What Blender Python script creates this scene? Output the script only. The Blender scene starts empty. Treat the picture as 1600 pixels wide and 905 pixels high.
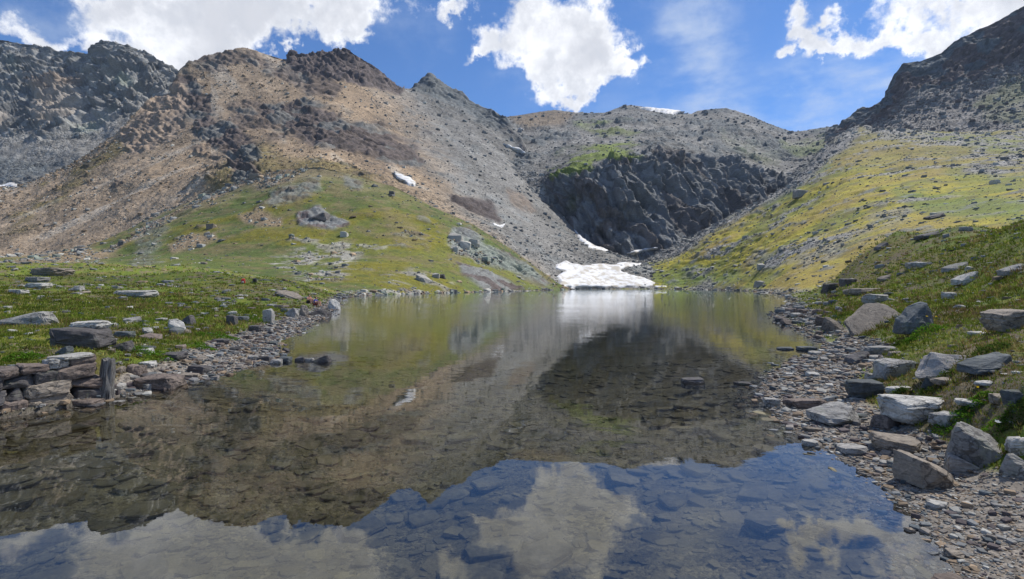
import bpy, bmesh, math, random
import numpy as np
from mathutils import Vector, Matrix
random.seed(7)
RNG = np.random.default_rng(7)
sc = bpy.context.scene
COL = sc.collection
# ------------------------------------------------------------------ survey constants (metres, camera at origin)
F, H, HV, CX = 800.0, 1.8, 448.0, 800.0      # focal (px of 1600), eye height, horizon row, centre column
def P(u, v, D): return ((u-CX)/F*D, D, H+(HV-v)/F*D)
# ------------------------------------------------------------------ camera
cam = bpy.data.cameras.new('camera'); cam_o = bpy.data.objects.new('camera', cam); COL.objects.link(cam_o)
cam.sensor_width = 36; cam.lens = 36*F/1600; cam.clip_end = 20000; cam.clip_start = 0.05
cam.shift_y = -(452.5-HV)/1600*-1*-1
cam_o.location = (0, 0, H); cam_o.rotation_euler = (math.pi/2, 0, 0)
sc.camera = cam_o
# ------------------------------------------------------------------ light
SUN = Vector((0.50, 0.30, 0.80)).normalized()
SUN_EL = math.asin(SUN.z); SUN_AZ = math.atan2(SUN.x, SUN.y)
sl = bpy.data.lights.new('sun', 'SUN'); sl.energy = 4.9; sl.angle = math.radians(0.6); sl.color = (1, .95, .87)
so = bpy.data.objects.new('sun', sl); COL.objects.link(so)
so.rotation_euler = (-SUN).to_track_quat('-Z', 'Y').to_euler()
sc.view_settings.view_transform = 'Standard'; sc.view_settings.look = 'None'
sc.view_settings.gamma = 1; sc.view_settings.use_curve_mapping = False
sc.view_settings.exposure = 0.36
# ------------------------------------------------------------------ node helper
class NT:
    def __init__(s, nt): s.nt = nt; s.n = nt.nodes; s.l = nt.links
    def put(s, inp, v):
        if v is None: return
        if isinstance(v, bpy.types.NodeSocket): s.l.new(v, inp)
        else: inp.default_value = v
    def node(s, t, **k):
        n = s.n.new(t)
        for a, b in k.items(): setattr(n, a, b)
        return n
    def m(s, op, a, b=None, c=None, clamp=False):
        n = s.node('ShaderNodeMath', operation=op, use_clamp=clamp)
        s.put(n.inputs[0], a); s.put(n.inputs[1], b); s.put(n.inputs[2], c); return n.outputs[0]
    def mix(s, f, a, b, mode='MIX'):
        n = s.node('ShaderNodeMix', data_type='RGBA', blend_type=mode)
        s.put(n.inputs[0], f); s.put(n.inputs[6], a); s.put(n.inputs[7], b); return n.outputs[2]
    def ss(s, x, a, b, c=0.0, d=1.0):
        n = s.node('ShaderNodeMapRange', interpolation_type='SMOOTHSTEP')
        s.put(n.inputs[0], x); s.put(n.inputs[1], a); s.put(n.inputs[2], b); s.put(n.inputs[3], c); s.put(n.inputs[4], d); return n.outputs[0]
    def noise(s, vec, scale, detail=4, rough=.55, out=0, dist=0.0):
        n = s.node('ShaderNodeTexNoise'); s.put(n.inputs['Vector'], vec); n.inputs['Scale'].default_value = scale
        n.inputs['Detail'].default_value = detail; n.inputs['Roughness'].default_value = rough; n.inputs['Distortion'].default_value = dist
        return n.outputs[out]
    def voro(s, vec, scale, feature='F1', out='Distance', rnd=1.0):
        n = s.node('ShaderNodeTexVoronoi', feature=feature); s.put(n.inputs['Vector'], vec); n.inputs['Scale'].default_value = scale
        n.inputs['Randomness'].default_value = rnd
        return n.outputs[out]
    def mapping(s, vec, scale=(1,1,1), rot=(0,0,0), loc=(0,0,0)):
        n = s.node('ShaderNodeMapping'); s.put(n.inputs[0], vec); n.inputs['Scale'].default_value = scale
        n.inputs['Rotation'].default_value = rot; n.inputs['Location'].default_value = loc; return n.outputs[0]
    def sep(s, v):
        n = s.node('ShaderNodeSeparateXYZ'); s.put(n.inputs[0], v); return n.outputs
    def comb(s, a, b, c):
        n = s.node('ShaderNodeCombineXYZ'); s.put(n.inputs[0], a); s.put(n.inputs[1], b); s.put(n.inputs[2], c); return n.outputs[0]
def mat_new(name):
    m = bpy.data.materials.new(name); m.use_nodes = True; m.node_tree.nodes.clear(); return m, NT(m.node_tree)
# ------------------------------------------------------------------ sky with clouds
CLOUDS = [  # u, v, rx, ry, weight : cumulus lobes, as directions
 (215,5,105,52,1.1),(285,55,75,42,1.1),(255,88,50,22,.9),(330,72,44,26,.9),(430,5,150,42,1.1),(545,10,52,42,1.0),(350,15,120,45,1.1),
 (30,62,80,27,1.0),(105,74,46,15,.9),(20,20,45,20,.6),(180,60,30,14,.3),
 (862,12,98,62,1.1),(852,85,80,45,1.1),(764,92,34,15,.95),(868,138,44,26,1.0),(925,70,46,42,.95),(974,52,24,11,.75),(978,92,24,10,.8),(915,118,42,20,.8),(772,60,22,14,.45),
 (690,0,42,17,1.0),(447,72,11,14,.95),(470,82,10,8,.5),(516,80,12,5,.4),
 (1258,42,28,26,.95),(1246,76,22,15,.85),(1292,88,38,15,.9),(1350,74,58,23,1.0),(1420,48,58,28,1.05),(1495,55,64,26,.95),(1480,4,105,24,1.1),(1590,0,80,44,1.2),(1286,14,15,14,.7)]
VEILS = [(1070,60,55,85,.75),(1200,175,170,45,.42),(1330,150,150,60,.55),(1420,110,90,60,.4),(1130,130,90,60,.22),(40,20,90,30,.35),(170,30,60,30,.35),(640,20,80,25,.2),(880,160,60,15,.35)]
w = bpy.data.worlds.new('World'); sc.world = w; w.use_nodes = True; w.node_tree.nodes.clear()
N = NT(w.node_tree)
sky = N.node('ShaderNodeTexSky', sky_type='NISHITA'); sky.sun_disc = False
sky.sun_elevation = SUN_EL; sky.sun_rotation = SUN_AZ; sky.altitude = 2500; sky.air_density = 1.0; sky.dust_density = 0.3; sky.ozone_density = 2.5
tc = N.node('ShaderNodeTexCoord'); dirv = tc.outputs['Generated']
wn = N.noise(dirv, 7.0, 7, .60, out=1)                                 # turbulent warp of the look-up direction
wv = N.node('ShaderNodeVectorMath', operation='MULTIPLY_ADD'); N.put(wv.inputs[0], wn); wv.inputs[1].default_value = (.26,.26,.26); N.put(wv.inputs[2], dirv)
wv2 = N.node('ShaderNodeVectorMath', operation='SUBTRACT'); N.put(wv2.inputs[0], wv.outputs[0]); wv2.inputs[1].default_value = (.13,.13,.13)
X, Y, Z = N.sep(wv2.outputs[0])
Yc = N.m('MAXIMUM', Y, 0.05)
A_, B_ = N.m('DIVIDE', X, Yc), N.m('DIVIDE', Z, Yc)
def blobs(lst):
    acc = None
    for (u, v, rx, ry, wt) in lst:
        a0, b0 = (u-CX)/F, (HV-v)/F
        da = N.m('MULTIPLY', N.m('SUBTRACT', A_, a0), F/rx); db = N.m('MULTIPLY', N.m('SUBTRACT', B_, b0), F/ry)
        r2 = N.m('MULTIPLY_ADD', da, da, N.m('MULTIPLY', db, db))
        g = N.m('MULTIPLY', N.m('EXPONENT', N.m('MULTIPLY', r2, -.85)), wt)
        acc = g if acc is None else N.m('ADD', acc, g)
    return acc
fld = blobs(CLOUDS); veil = blobs(VEILS)
nse = N.noise(dirv, 15.0, 11, .66); nbig = N.noise(dirv, 9.0, 7, .60)
# the sky outside the picture carries the same sort of broken cumulus
sx, sy, sz = N.sep(dirv)
inw = N.m('MULTIPLY', N.m('MULTIPLY', N.ss(N.m('ABSOLUTE', A_), 1.05, 1.35, 1, 0), N.ss(B_, .60, .80, 1, 0)), N.ss(Y, .1, .25))
pz = N.m('ADD', N.m('MAXIMUM', sz, 0.0), .22)
plane = N.comb(N.m('DIVIDE', sx, pz), N.m('DIVIDE', sy, pz), 0.0)
gen = N.ss(N.noise(plane, 1.5, 7, .55), .44, .70, 0, 1.5)
field = N.m('ADD', N.m('MULTIPLY', fld, inw), N.m('MULTIPLY', gen, N.m('SUBTRACT', 1.0, inw)))
dens = N.m('ADD', field, N.m('MULTIPLY', N.m('SUBTRACT', nse, .5), 2.7))
cov = N.ss(dens, .50, 1.16)
vn = N.noise(N.mapping(dirv, (3, 3, 7)), 2.2, 6, .6)
vcov = N.m('MULTIPLY', N.m('MULTIPLY', veil, inw), N.ss(vn, .34, .68))
shade = N.ss(N.m('ADD', field, N.m('MULTIPLY', N.m('SUBTRACT', nbig, .5), 5.0)), .45, 2.4)
ccol = N.mix(shade, (9.2, 9.3, 9.6, 1), (5.6, 5.75, 6.2, 1))
ccol = N.mix(N.ss(N.noise(dirv, 26.0, 8, .6), .40, .62, 0, .55), ccol, (5.0, 5.25, 5.8, 1))
skyc = N.mix(1.0, sky.outputs[0], (.58, .90, 1.22, 1), 'MULTIPLY')
s1 = N.mix(N.m('MULTIPLY', vcov, .85, clamp=True), skyc, (5.2, 5.9, 7.0, 1))
s2 = N.mix(cov, s1, ccol)
bg = N.node('ShaderNodeBackground'); N.put(bg.inputs[0], s2); bg.inputs[1].default_value = 0.10
wo = N.node('ShaderNodeOutputWorld'); N.l.new(bg.outputs[0], wo.inputs[0])
# ------------------------------------------------------------------ numpy noise
def _h(ix, iy, iz, seed=0):
    h = (ix.astype(np.int64)*374761393 + iy.astype(np.int64)*668265263 + iz.astype(np.int64)*2147483647 + seed*144665) & 0xffffffff
    h = ((h ^ (h >> 13))*1274126177) & 0xffffffff
    h = ((h ^ (h >> 16))*2246822519) & 0xffffffff
    return ((h ^ (h >> 15)) & 0xffffff).astype(np.float32)/16777215.0
def vnoise(p, seed=0):
    i = np.floor(p); f = (p-i).astype(np.float32); i = i.astype(np.int64); t = f*f*f*(f*(f*6-15)+10)
    x, y, z = i[:,0], i[:,1], i[:,2]; r = 0
    for dx in (0, 1):
        wx = t[:,0] if dx else 1-t[:,0]
        for dy in (0, 1):
            wy = wx*(t[:,1] if dy else 1-t[:,1])
            for dz in (0, 1):
                r = r + wy*(t[:,2] if dz else 1-t[:,2])*_h(x+dx, y+dy, z+dz, seed)
    return r*2-1
def fbm(p, octv=4, seed=0, gain=.5, lac=2.03):
    a, s, r = 1.0, 0.0, 0
    for k in range(octv): r = r + a*vnoise(p*lac**k + 17.3*k, seed+k); s += a; a *= gain
    return r/s
def ridged(p, octv=4, seed=0, gain=.55, lac=2.05):
    a, s, r = 1.0, 0.0, 0
    for k in range(octv): r = r + a*(1-2*np.abs(vnoise(p*lac**k + 11.1*k, seed+k))); s += a; a *= gain
    return r/s
def facets(p, seed=0):
    """blocky fractured relief: the nearest random cell carries a tilted plane"""
    i = np.floor(p).astype(np.int64); best = np.full(len(p), 9e9, np.float32); sec = np.full(len(p), 9e9, np.float32); out = np.zeros(len(p), np.float32); rid = np.zeros(len(p), np.float32)
    for dx in (-1,0,1):
        for dy in (-1,0,1):
            for dz in (-1,0,1):
                c = i + np.array([dx,dy,dz])
                hx, hy, hz = _h(c[:,0],c[:,1],c[:,2],seed), _h(c[:,0],c[:,1],c[:,2],seed+5), _h(c[:,0],c[:,1],c[:,2],seed+9)
                q = p - (c + np.stack([hx,hy,hz], 1)); d = (q*q).sum(1)
                m = d < best; sec = np.where(m, best, np.minimum(sec, d)); best[m] = d[m]
                qq = q[m]; a, b, e = hy[m]*2-1, hz[m]*2-1, hx[m]*2-1
                out[m] = a*qq[:,0]+b*qq[:,1]+e*qq[:,2] + .5*(hx[m]-.5); rid[m] = hz[m]
    e = np.clip((np.sqrt(sec)-np.sqrt(best))/.16, 0, 1); e = e*e*(3-2*e)      # joints between the blocks
    return out*e-.10*(1-e), rid
def sstep(x, a, b):
    t = np.clip((x-a)/(b-a), 0, 1); return t*t*(3-2*t)
def poly_sd(px, py, poly):
    """signed distance, positive inside"""
    d2 = np.full(px.shape, 1e18); ins = np.zeros(px.shape, bool); n = len(poly)
    for k in range(n):
        ax, ay = poly[k]; bx, by = poly[(k+1) % n]; ex, ey = bx-ax, by-ay; wx, wy = px-ax, py-ay
        t = np.clip((wx*ex+wy*ey)/(ex*ex+ey*ey+1e-12), 0, 1)
        d2 = np.minimum(d2, (wx-t*ex)**2+(wy-t*ey)**2)
        c = ((ay <= py) != (by <= py)); xx = ax+(py-ay)/(by-ay if by != ay else 1e-9)*ex
        ins ^= c & (px < xx)
    d = np.sqrt(d2); return np.where(ins, d, -d)
def zone(u, v, poly, soft, wn): return sstep(poly_sd(u, v, poly)+wn, -soft, soft)
# ------------------------------------------------------------------ object helpers
def tag(o, label=None, cat=None, group=None, kind=None):
    if label: o['label'] = label
    if cat: o['category'] = cat
    if group: o['group'] = group
    if kind: o['kind'] = kind
    return o
def np_mesh(name, verts, faces, mat=None, attrs=None, smooth=False, parent=None):
    me = bpy.data.meshes.new(name); verts = np.asarray(verts, np.float32)
    faces = np.asarray(faces, np.int32); nf, k = faces.shape
    me.vertices.add(len(verts)); me.vertices.foreach_set('co', verts.ravel())
    me.loops.add(nf*k); me.loops.foreach_set('vertex_index', faces.ravel())
    me.polygons.add(nf); me.polygons.foreach_set('loop_start', np.arange(0, nf*k, k, dtype=np.int32))
    me.polygons.foreach_set('loop_total', np.full(nf, k, np.int32))
    me.polygons.foreach_set('use_smooth', np.full(nf, smooth, bool))
    me.update(calc_edges=True)
    if attrs:
        for an, arr in attrs.items():
            a = me.attributes.new(an, 'FLOAT_COLOR', 'POINT'); arr = np.asarray(arr, np.float32)
            if arr.shape[1] == 3: arr = np.concatenate([arr, np.ones((len(arr), 1), np.float32)], 1)
            a.data.foreach_set('color', arr.ravel())
    if mat: me.materials.append(mat)
    o = bpy.data.objects.new(name, me); COL.objects.link(o); o.parent = parent
    return o
def grid_faces(nr, nc):
    a = (np.arange(nr-1)[:,None]*nc+np.arange(nc-1)[None,:]).ravel()
    return np.stack([a, a+1, a+nc+1, a+nc], 1)
# ------------------------------------------------------------------ lake outline
def WD(v, z=0.0): return (H-z)*F/(v-HV)
def shp(u, v=None, D=None):
    D = D or WD(v); return ((u-CX)/F*D, D)
LEFT_SH = [shp(-60,664),shp(0,655),shp(80,641),shp(150,628),shp(233,610),shp(278,600),shp(318,593),shp(360,582),shp(402,571),shp(428,562),shp(434,552),shp(428,543),
  shp(431,533),shp(465,519),shp(489,503),shp(512,492),shp(522,480),shp(527,D=62),shp(529,D=80),shp(560,D=97),shp(600,D=115),shp(650,D=131),shp(700,D=150),shp(760,D=170),shp(820,D=205),shp(870,D=288),shp(905,D=360)]
RIGHT_SH = [shp(1040,D=362),shp(1100,D=288),shp(1180,D=192),shp(1228,D=120),shp(1244,470),shp(1222,482),shp(1212,490),shp(1220,505),shp(1260,518),shp(1270,526),shp(1297,539),shp(1285,549),
  shp(1241,562),shp(1207,584),shp(1190,611),shp(1196,632),shp(1225,656),shp(1265,693),shp(1306,710),shp(1356,740),shp(1394,775),shp(1435,813),shp(1473,857),shp(1490,886),shp(1502,905)]
LAKE = LEFT_SH + RIGHT_SH + [(2.5,2.2),(1.9,1.2),(.8,.7),(-1.5,.6),(-5,.3),(-8.2,1.4),(-9.2,3.5),(-8.4,5.6)]
# ------------------------------------------------------------------ near ground heights
def zD(u, v, z): D = WD(v, z); return (u, D, z)
def dz_(u, v, D): return (u, D, H+(HV-v)/F*D)
CP = [dz_(0,540,9.6),dz_(0,480,25),dz_(0,450,50),dz_(0,425,90),dz_(0,411,130),dz_(-300,560,10),dz_(-300,430,80),
 dz_(200,540,11.2),dz_(200,500,18),dz_(200,470,35),dz_(200,440,70),dz_(200,415,120),dz_(350,530,15),dz_(350,480,30),dz_(350,450,55),dz_(350,430,90),dz_(350,421,120),
 dz_(450,500,25),dz_(480,480,41),dz_(470,460,50),dz_(480,446,70),dz_(500,447,100),dz_(555,458,100),zD(100,575,.65),zD(0,600,.62),
 zD(1600,880,.05),zD(1600,800,.10),zD(1600,740,.18),zD(1600,700,.30),zD(1600,650,.62),zD(1600,600,.85),zD(1600,550,1.0),zD(1600,500,1.2),zD(1600,470,1.42),dz_(1600,420,20),dz_(1600,380,26),dz_(1600,348,34),
 zD(1500,760,.08),zD(1500,700,.15),zD(1500,650,.38),zD(1500,600,.65),zD(1500,550,.85),zD(1500,500,1.05),dz_(1500,460,25),dz_(1500,410,32),dz_(1500,380,38),dz_(1500,353,45),
 zD(1400,650,.12),zD(1400,600,.28),zD(1400,560,.42),zD(1400,530,.5),zD(1400,500,.75),dz_(1400,460,30),dz_(1400,420,40),dz_(1400,390,50),dz_(1400,365,58),
 zD(1320,600,.07),zD(1320,560,.13),zD(1320,520,.3),zD(1320,490,.7),dz_(1320,460,36),dz_(1320,430,54),dz_(1320,410,65),
 zD(1260,500,.15),dz_(1262,470,52),dz_(1275,450,70),dz_(1275,438,80),
 (1600,60,4.5),(1500,75,5.5),(1400,92,5.2),(1320,95,3.0),(1275,110,2.0),(2000,4,.6),(2000,10,2.5),(2400,20,8),(2400,40,8),(1900,34,9),(1900,60,6),
 (0,190,5),(200,180,4),(400,160,2),(560,130,0),(1250,160,0),(1500,160,1),(0,420,-2),(600,420,-2),(900,420,2),(1040,420,3),(1300,420,-2),(2000,200,0),(-1200,30,3),(-1200,6,1.0),(-1200,150,8)]
def _rc(u, D): return np.stack([np.asarray(u)/150.0, np.log(np.asarray(D))*3.2], 1)
_c = np.array(CP, float); _pc = _rc(_c[:,0], _c[:,1])
_K = np.sqrt(((_pc[:,None]-_pc[None])**2).sum(-1)); _n = len(_pc)
_M = np.zeros((_n+3, _n+3)); _M[:_n,:_n] = -_K - 0.0*np.eye(_n); _M[:_n,_n] = 1; _M[:_n,_n+1:] = _pc; _M[_n,:_n] = 1; _M[_n+1:,:_n] = _pc.T
_zt = np.sign(_c[:,2])*np.sqrt(np.abs(_c[:,2]))        # soft compression keeps small near heights accurate
_W = np.linalg.solve(_M, np.concatenate([_zt, np.zeros(3)]))
def rbf(u, D):
    q = _rc(u, D).astype(np.float32); r = np.full(len(q), _W[_n], np.float32)+q@_W[_n+1:].astype(np.float32)
    for k in range(_n):
        r -= _W[k]*np.hypot(q[:,0]-_pc[k,0], q[:,1]-_pc[k,1])
    return np.sign(r)*r*r
WALL0, WALL1 = (-7.75, 5.7), (-6.52, 8.35)
def ground(x, y, full=False):
    x = np.asarray(x, float); y = np.asarray(y, float)
    D = np.maximum(y, 1.2); u = CX+F*x/D; u = np.clip(u, -1200, 2400)
    sd = -poly_sd(x, y, LAKE)
    p3 = np.stack([x, y, np.zeros_like(x)], 1)
    wob = fbm(p3*1.7, 3, 3)*.16 + fbm(p3*.35, 2, 5)*.10*np.clip(D/12, .3, 6)
    sdw = sd + wob*np.clip(np.abs(sd)*2+.25, 0, 1)
    zr = rbf(u, D)
    L = .10*D+.9
    wgt = sstep(sdw, .15, L)
    zl = (1-wgt)*(.075*sdw) + wgt*np.maximum(zr, -1.5)
    zl = np.where(D < 200, np.maximum(zl, .05*np.minimum(sdw, 2)), zl)
    # step of ground held by the dry-stone wall
    wx, wy = WALL1[0]-WALL0[0], WALL1[1]-WALL0[1]; wl = math.hypot(wx, wy)
    t = ((x-WALL0[0])*wx+(y-WALL0[1])*wy)/wl**2; s = -((x-WALL0[0])*wy-(y-WALL0[1])*wx)/wl
    ww = sstep(t, -1.5, -1.0)*(1-sstep(t, .98, 1.06))*sstep(s, -.5, -.4)*(1-sstep(s, 2, 4))
    zw = .08 + (.50+.16*t-.08)*sstep(s, .10, .22) + .02*np.clip(s, 0, 3)
    zl = np.where(sd > 0, zl*(1-ww)+zw*ww, zl)
    zb = -2.3*(1-np.exp(np.minimum(sdw, 0)/13.0)) + .05*np.minimum(sdw, 0)/3*(sd < 0)*np.exp(sdw*.3)
    zb = np.maximum(zb, -4)
    z = np.where(sdw > 0, zl, zb)
    g = sstep(sdw, .5, 2.0+D*.04)
    # hummocks, terracettes and small hollows; quieter on gravel and on the bed
    hum = fbm(p3*1.4, 4, 21)*.055 + fbm(p3*.33, 3, 22)*.16*np.clip(D/14, .3, 1.6) + fbm(p3*.10, 3, 23)*.5*np.clip((D-18)/30, 0, 1.5)
    fine = fbm(p3*6, 3, 24)
    z = z + g*(hum + .022*fine) + (1-g)*(.010*fine*np.clip(np.abs(sd)*6, 0, 1) + .03*fbm(p3*1.1, 3, 27)*np.clip(np.abs(sd)*1.2, 0, 1))
    if full: return z, sd, u, D, g, fine
    return z
def hit(u, v, dmin=1.6, dmax=160):
    """where the sight line through (u, v) of the photograph meets the near ground"""
    D = np.geomspace(dmin, dmax, 900); x = (u-CX)/F*D; zr = H+(HV-v)/F*D
    gz = np.maximum(ground(x, D), -0.0 if False else -9)
    k = np.nonzero(zr < gz)[0]; k = k[0] if len(k) else len(D)-1
    return float(x[k]), float(D[k]), float(gz[k])
# ------------------------------------------------------------------ palettes (albedo)
C = dict(grass=(.105,.145,.016), grassy=(.27,.235,.018), grassd=(.045,.070,.016), grassb=(.13,.105,.035), dirt=(.15,.115,.080), tan=(.285,.210,.138), tan2=(.215,.160,.105),
  scree=(.185,.180,.168), screeb=(.135,.148,.150), dark=(.060,.058,.058), purple=(.108,.088,.084), rust=(.19,.135,.095), grey=(.18,.185,.18), slate=(.090,.105,.112), pale=(.36,.35,.31), green_rock=(.22,.25,.21), gravel=(.225,.20,.17), bed=(.165,.143,.086))
C = {k: np.array(v, np.float32) for k, v in C.items()}
def lay(col, m, c): return col*(1-m[:,None]) + m[:,None]*(c if c.ndim == 2 else c[None,:])
# ------------------------------------------------------------------ terrain material: albedo by zone, grain and relief from textures
def terrain_mat(name, cell, bump, speck=.55, gn=1.0, rough=.92):
    """cell = size in metres of the stones the texture carries; zone.r grass, zone.g rock, zone.b stones"""
    m, T = mat_new(name); g = T.node('ShaderNodeNewGeometry'); pos = g.outputs['Position']
    a = T.node('ShaderNodeAttribute', attribute_name='Col'); zn = T.node('ShaderNodeAttribute', attribute_name='Zone')
    zs = T.sep(zn.outputs['Color']); zg, zr, zst = zs[0], zs[1], zs[2]
    warp = T.node('ShaderNodeVectorMath', operation='MULTIPLY_ADD'); T.put(warp.inputs[0], T.noise(pos, .6/cell, 3, .6, out=1)); warp.inputs[1].default_value = (cell,)*3; T.put(warp.inputs[2], pos)
    wp = warp.outputs[0]
    v1 = T.sep(T.voro(wp, 1/cell, out='Color')); v2 = T.sep(T.voro(wp, 2.3/cell, out='Color'))
    d1 = T.voro(wp, 1/cell); d2 = T.voro(wp, 2.3/cell)
    sp = T.m('ADD', T.m('MULTIPLY', T.m('SUBTRACT', v1[0], .5), speck), T.m('MULTIPLY', T.m('SUBTRACT', v2[0], .5), speck*.8))
    n1 = T.noise(pos, .35/cell, 6, .65); n2 = T.noise(pos, 3/cell, 4, .6)
    grain = T.m('ADD', T.m('MULTIPLY', T.m('SUBTRACT', n1, .5), .9), T.m('MULTIPLY', T.m('SUBTRACT', n2, .5), .9*gn))
    zst = T.m('MULTIPLY', zst, T.ss(T.noise(pos, .05/cell, 4, .6), .35, .62, .35, 1.25)); tus = T.m('MULTIPLY', T.m('SUBTRACT', T.noise(pos, 1.1/cell, 5, .7), .5), T.m('MULTIPLY', zg, 2.2)); grain = T.m('ADD', grain, tus)
    val = T.m('ADD', 1.0, T.m('ADD', T.m('MULTIPLY', sp, zst), grain))
    val = T.m('MINIMUM', T.m('MAXIMUM', val, .22), 1.9)
    col = T.mix(1.0, a.outputs['Color'], T.comb(val, val, val), 'MULTIPLY')
    # odd pale stones poking through the turf
    pal = T.m('MULTIPLY', T.m('MULTIPLY', T.m('GREATER_THAN', v2[1], .86), T.m('LESS_THAN', d2, .34)), T.ss(n1, .50, .62))
    col = T.mix(T.m('MULTIPLY', T.m('MULTIPLY', pal, zg), .8), col, (.30, .29, .26, 1))
    # rock: thin bedding
    bed = T.noise(T.mapping(pos, (1, 1, 5), (.45, .3, .2)), .8/cell, 5, .65)
    col = T.mix(T.m('MULTIPLY', T.ss(bed, .50, .66), T.m('MULTIPLY', zr, .35)), col, (.08, .08, .085, 1))
    h = T.m('ADD', T.m('MULTIPLY', T.m('SUBTRACT', 1.0, d1), T.m('MULTIPLY', zst, .8)), T.m('MULTIPLY', T.m('SUBTRACT', 1.0, d2), T.m('MULTIPLY', zst, .4)))
    h = T.m('ADD', h, T.m('MULTIPLY', bed, T.m('MULTIPLY', zr, 1.1))); h = T.m('ADD', h, T.m('MULTIPLY', n2, .35)); h = T.m('ADD', h, T.m('MULTIPLY', n1, .9))
    b = T.node('ShaderNodeBump'); b.inputs['Strength'].default_value = 1; b.inputs['Distance'].default_value = bump; T.put(b.inputs['Height'], h)
    p = T.node('ShaderNodeBsdfPrincipled'); T.put(p.inputs['Base Color'], col); p.inputs['Roughness'].default_value = rough; p.inputs['Specular IOR Level'].default_value = .25
    T.l.new(b.outputs[0], p.inputs['Normal']); o = T.node('ShaderNodeOutputMaterial'); T.l.new(p.outputs[0], o.inputs[0])
    return m
MT_NEAR = terrain_mat('near_ground', .045, .012, .8, .9)
MT_BED = None
MT_MID = terrain_mat('hill_ground', 1.1, .42, .6, 1.0)
MT_FAR = terrain_mat('mountain_ground', 2.4, .65, .55, .8)
MT_FAR2 = terrain_mat('far_mountain_ground', 3.6, 1.6, .6, 1.0)
# ------------------------------------------------------------------ near ground sheet with the lake bed
us = np.concatenate([np.linspace(-2400,-240,44)[:-1], np.linspace(-240,2000,900), np.linspace(2000,4000,40)[1:]])
Ds = np.concatenate([[-60,-30,-12,-5,-2,-.5,.4,1.0], np.geomspace(1.5, 60, 470), np.geomspace(60, 470, 131)[1:]])
DD, UU = np.meshgrid(Ds, us, indexing='ij'); xx = ((UU-CX)/F*np.maximum(DD, 1.2)).ravel(); yy = DD.ravel()
zz, sd, uu, dd, gg, fine = ground(xx, yy, True)
vv = HV-(zz-H)/np.maximum(yy, 1.2)*F
p3 = np.stack([xx, yy, zz], 1); wn = fbm(p3*.9, 4, 31); wn2 = fbm(p3*.25, 3, 32); wn3 = fbm(p3*3.1, 3, 33)
GR_R = [(1170,600),(1225,552),(1262,548),(1300,528),(1262,508),(1222,498),(1205,490),(1228,458),(1262,475),(1300,505),(1345,522),(1400,540),(1385,565),(1350,590),(1335,615),(1372,640),(1400,648),(1440,680),(1480,702),(1540,728),(1620,738),(2600,760),(2600,6000),(900,6000),(900,900)]
GR_L = [(-400,750),(-400,700),(0,650),(172,612),(190,588),(240,566),(300,545),(370,518),(420,500),(468,490),(500,470),(528,462),(600,456),(900,450),(900,600),(500,760),(-400,900)]
gr = np.maximum(zone(uu, vv, GR_R, 8, wn*14), zone(uu, vv, GR_L, 6, wn*10)); gr = np.where(yy < 1.5, 1, gr)
gr = np.maximum(gr, sstep(-sd, -.25-.01*dd, .1))
dirt = np.maximum(zone(uu, vv, [(1445,475),(1520,478),(1545,500),(1600,505),(1600,532),(1520,528),(1450,520),(1430,500)], 8, wn*10), zone(uu, vv, [(1470,590),(1600,575),(1600,600),(1520,620),(1480,640),(1450,625)], 6, wn*9))*.8
dirt = np.maximum(dirt, sstep(wn+wn3*.4, .08, .40)*.75)*(1-gr)
col = np.tile(C['grass'], (len(xx), 1)).astype(np.float32)
col = lay(col, sstep(wn2+wn*.5, -.15, .35)*.8, C['grassb']); col = lay(col, sstep(wn3, -.05, .5)*.5, C['grassy']*.75); col = lay(col, sstep(-wn3+wn, .1, .6)*.7, C['grassd'])
brownb = zone(uu, vv, [(1290,445),(1330,400),(1420,370),(1440,400),(1400,430),(1330,455)], 15, wn*20); col = lay(col, brownb*.5, np.array((.17,.12,.04), np.float32))
lpatch = zone(uu, vv, [(-50,455),(120,450),(250,460),(300,480),(200,485),(0,482)], 12, wn*20); col = lay(col, lpatch*.5, np.array((.13,.15,.022), np.float32))  # slightly lighter yellow-green patch in the left meadow
col = lay(col, dirt, C['dirt']); col = lay(col, gr, C['gravel']*(1+.18*wn3[:,None])*np.array([1,.985,.95],np.float32)[None,:])
wet = sstep(-sd, -.16, -.02); col = col*(1-.45*wet[:,None])                      # wet margin
ub = sstep(-sd, 0, .5); bedc = C['bed'][None,:]*(1+.35*wn[:,None]+.2*wn3[:,None]); col = lay(col, ub, bedc.astype(np.float32))
zon = np.stack([(1-gr)*(1-dirt), 0*gr, np.clip(gr+dirt*.6, 0, 1)], 1)
og = np_mesh('ground', p3, grid_faces(len(Ds), len(us)), MT_NEAR, {'Col': col, 'Zone': zon}, smooth=True); tag(og, kind='structure')
fb = np_mesh('valley_floor', [(-1700,-800,-14),(1700,-800,-14),(1700,2600,-14),(-1700,2600,-14)], [(0,1,2,3)], MT_FAR, {'Col': np.tile(C['scree'], (4,1)), 'Zone': np.tile([0,0,1.], (4,1))}); tag(fb, kind='structure')
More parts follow.
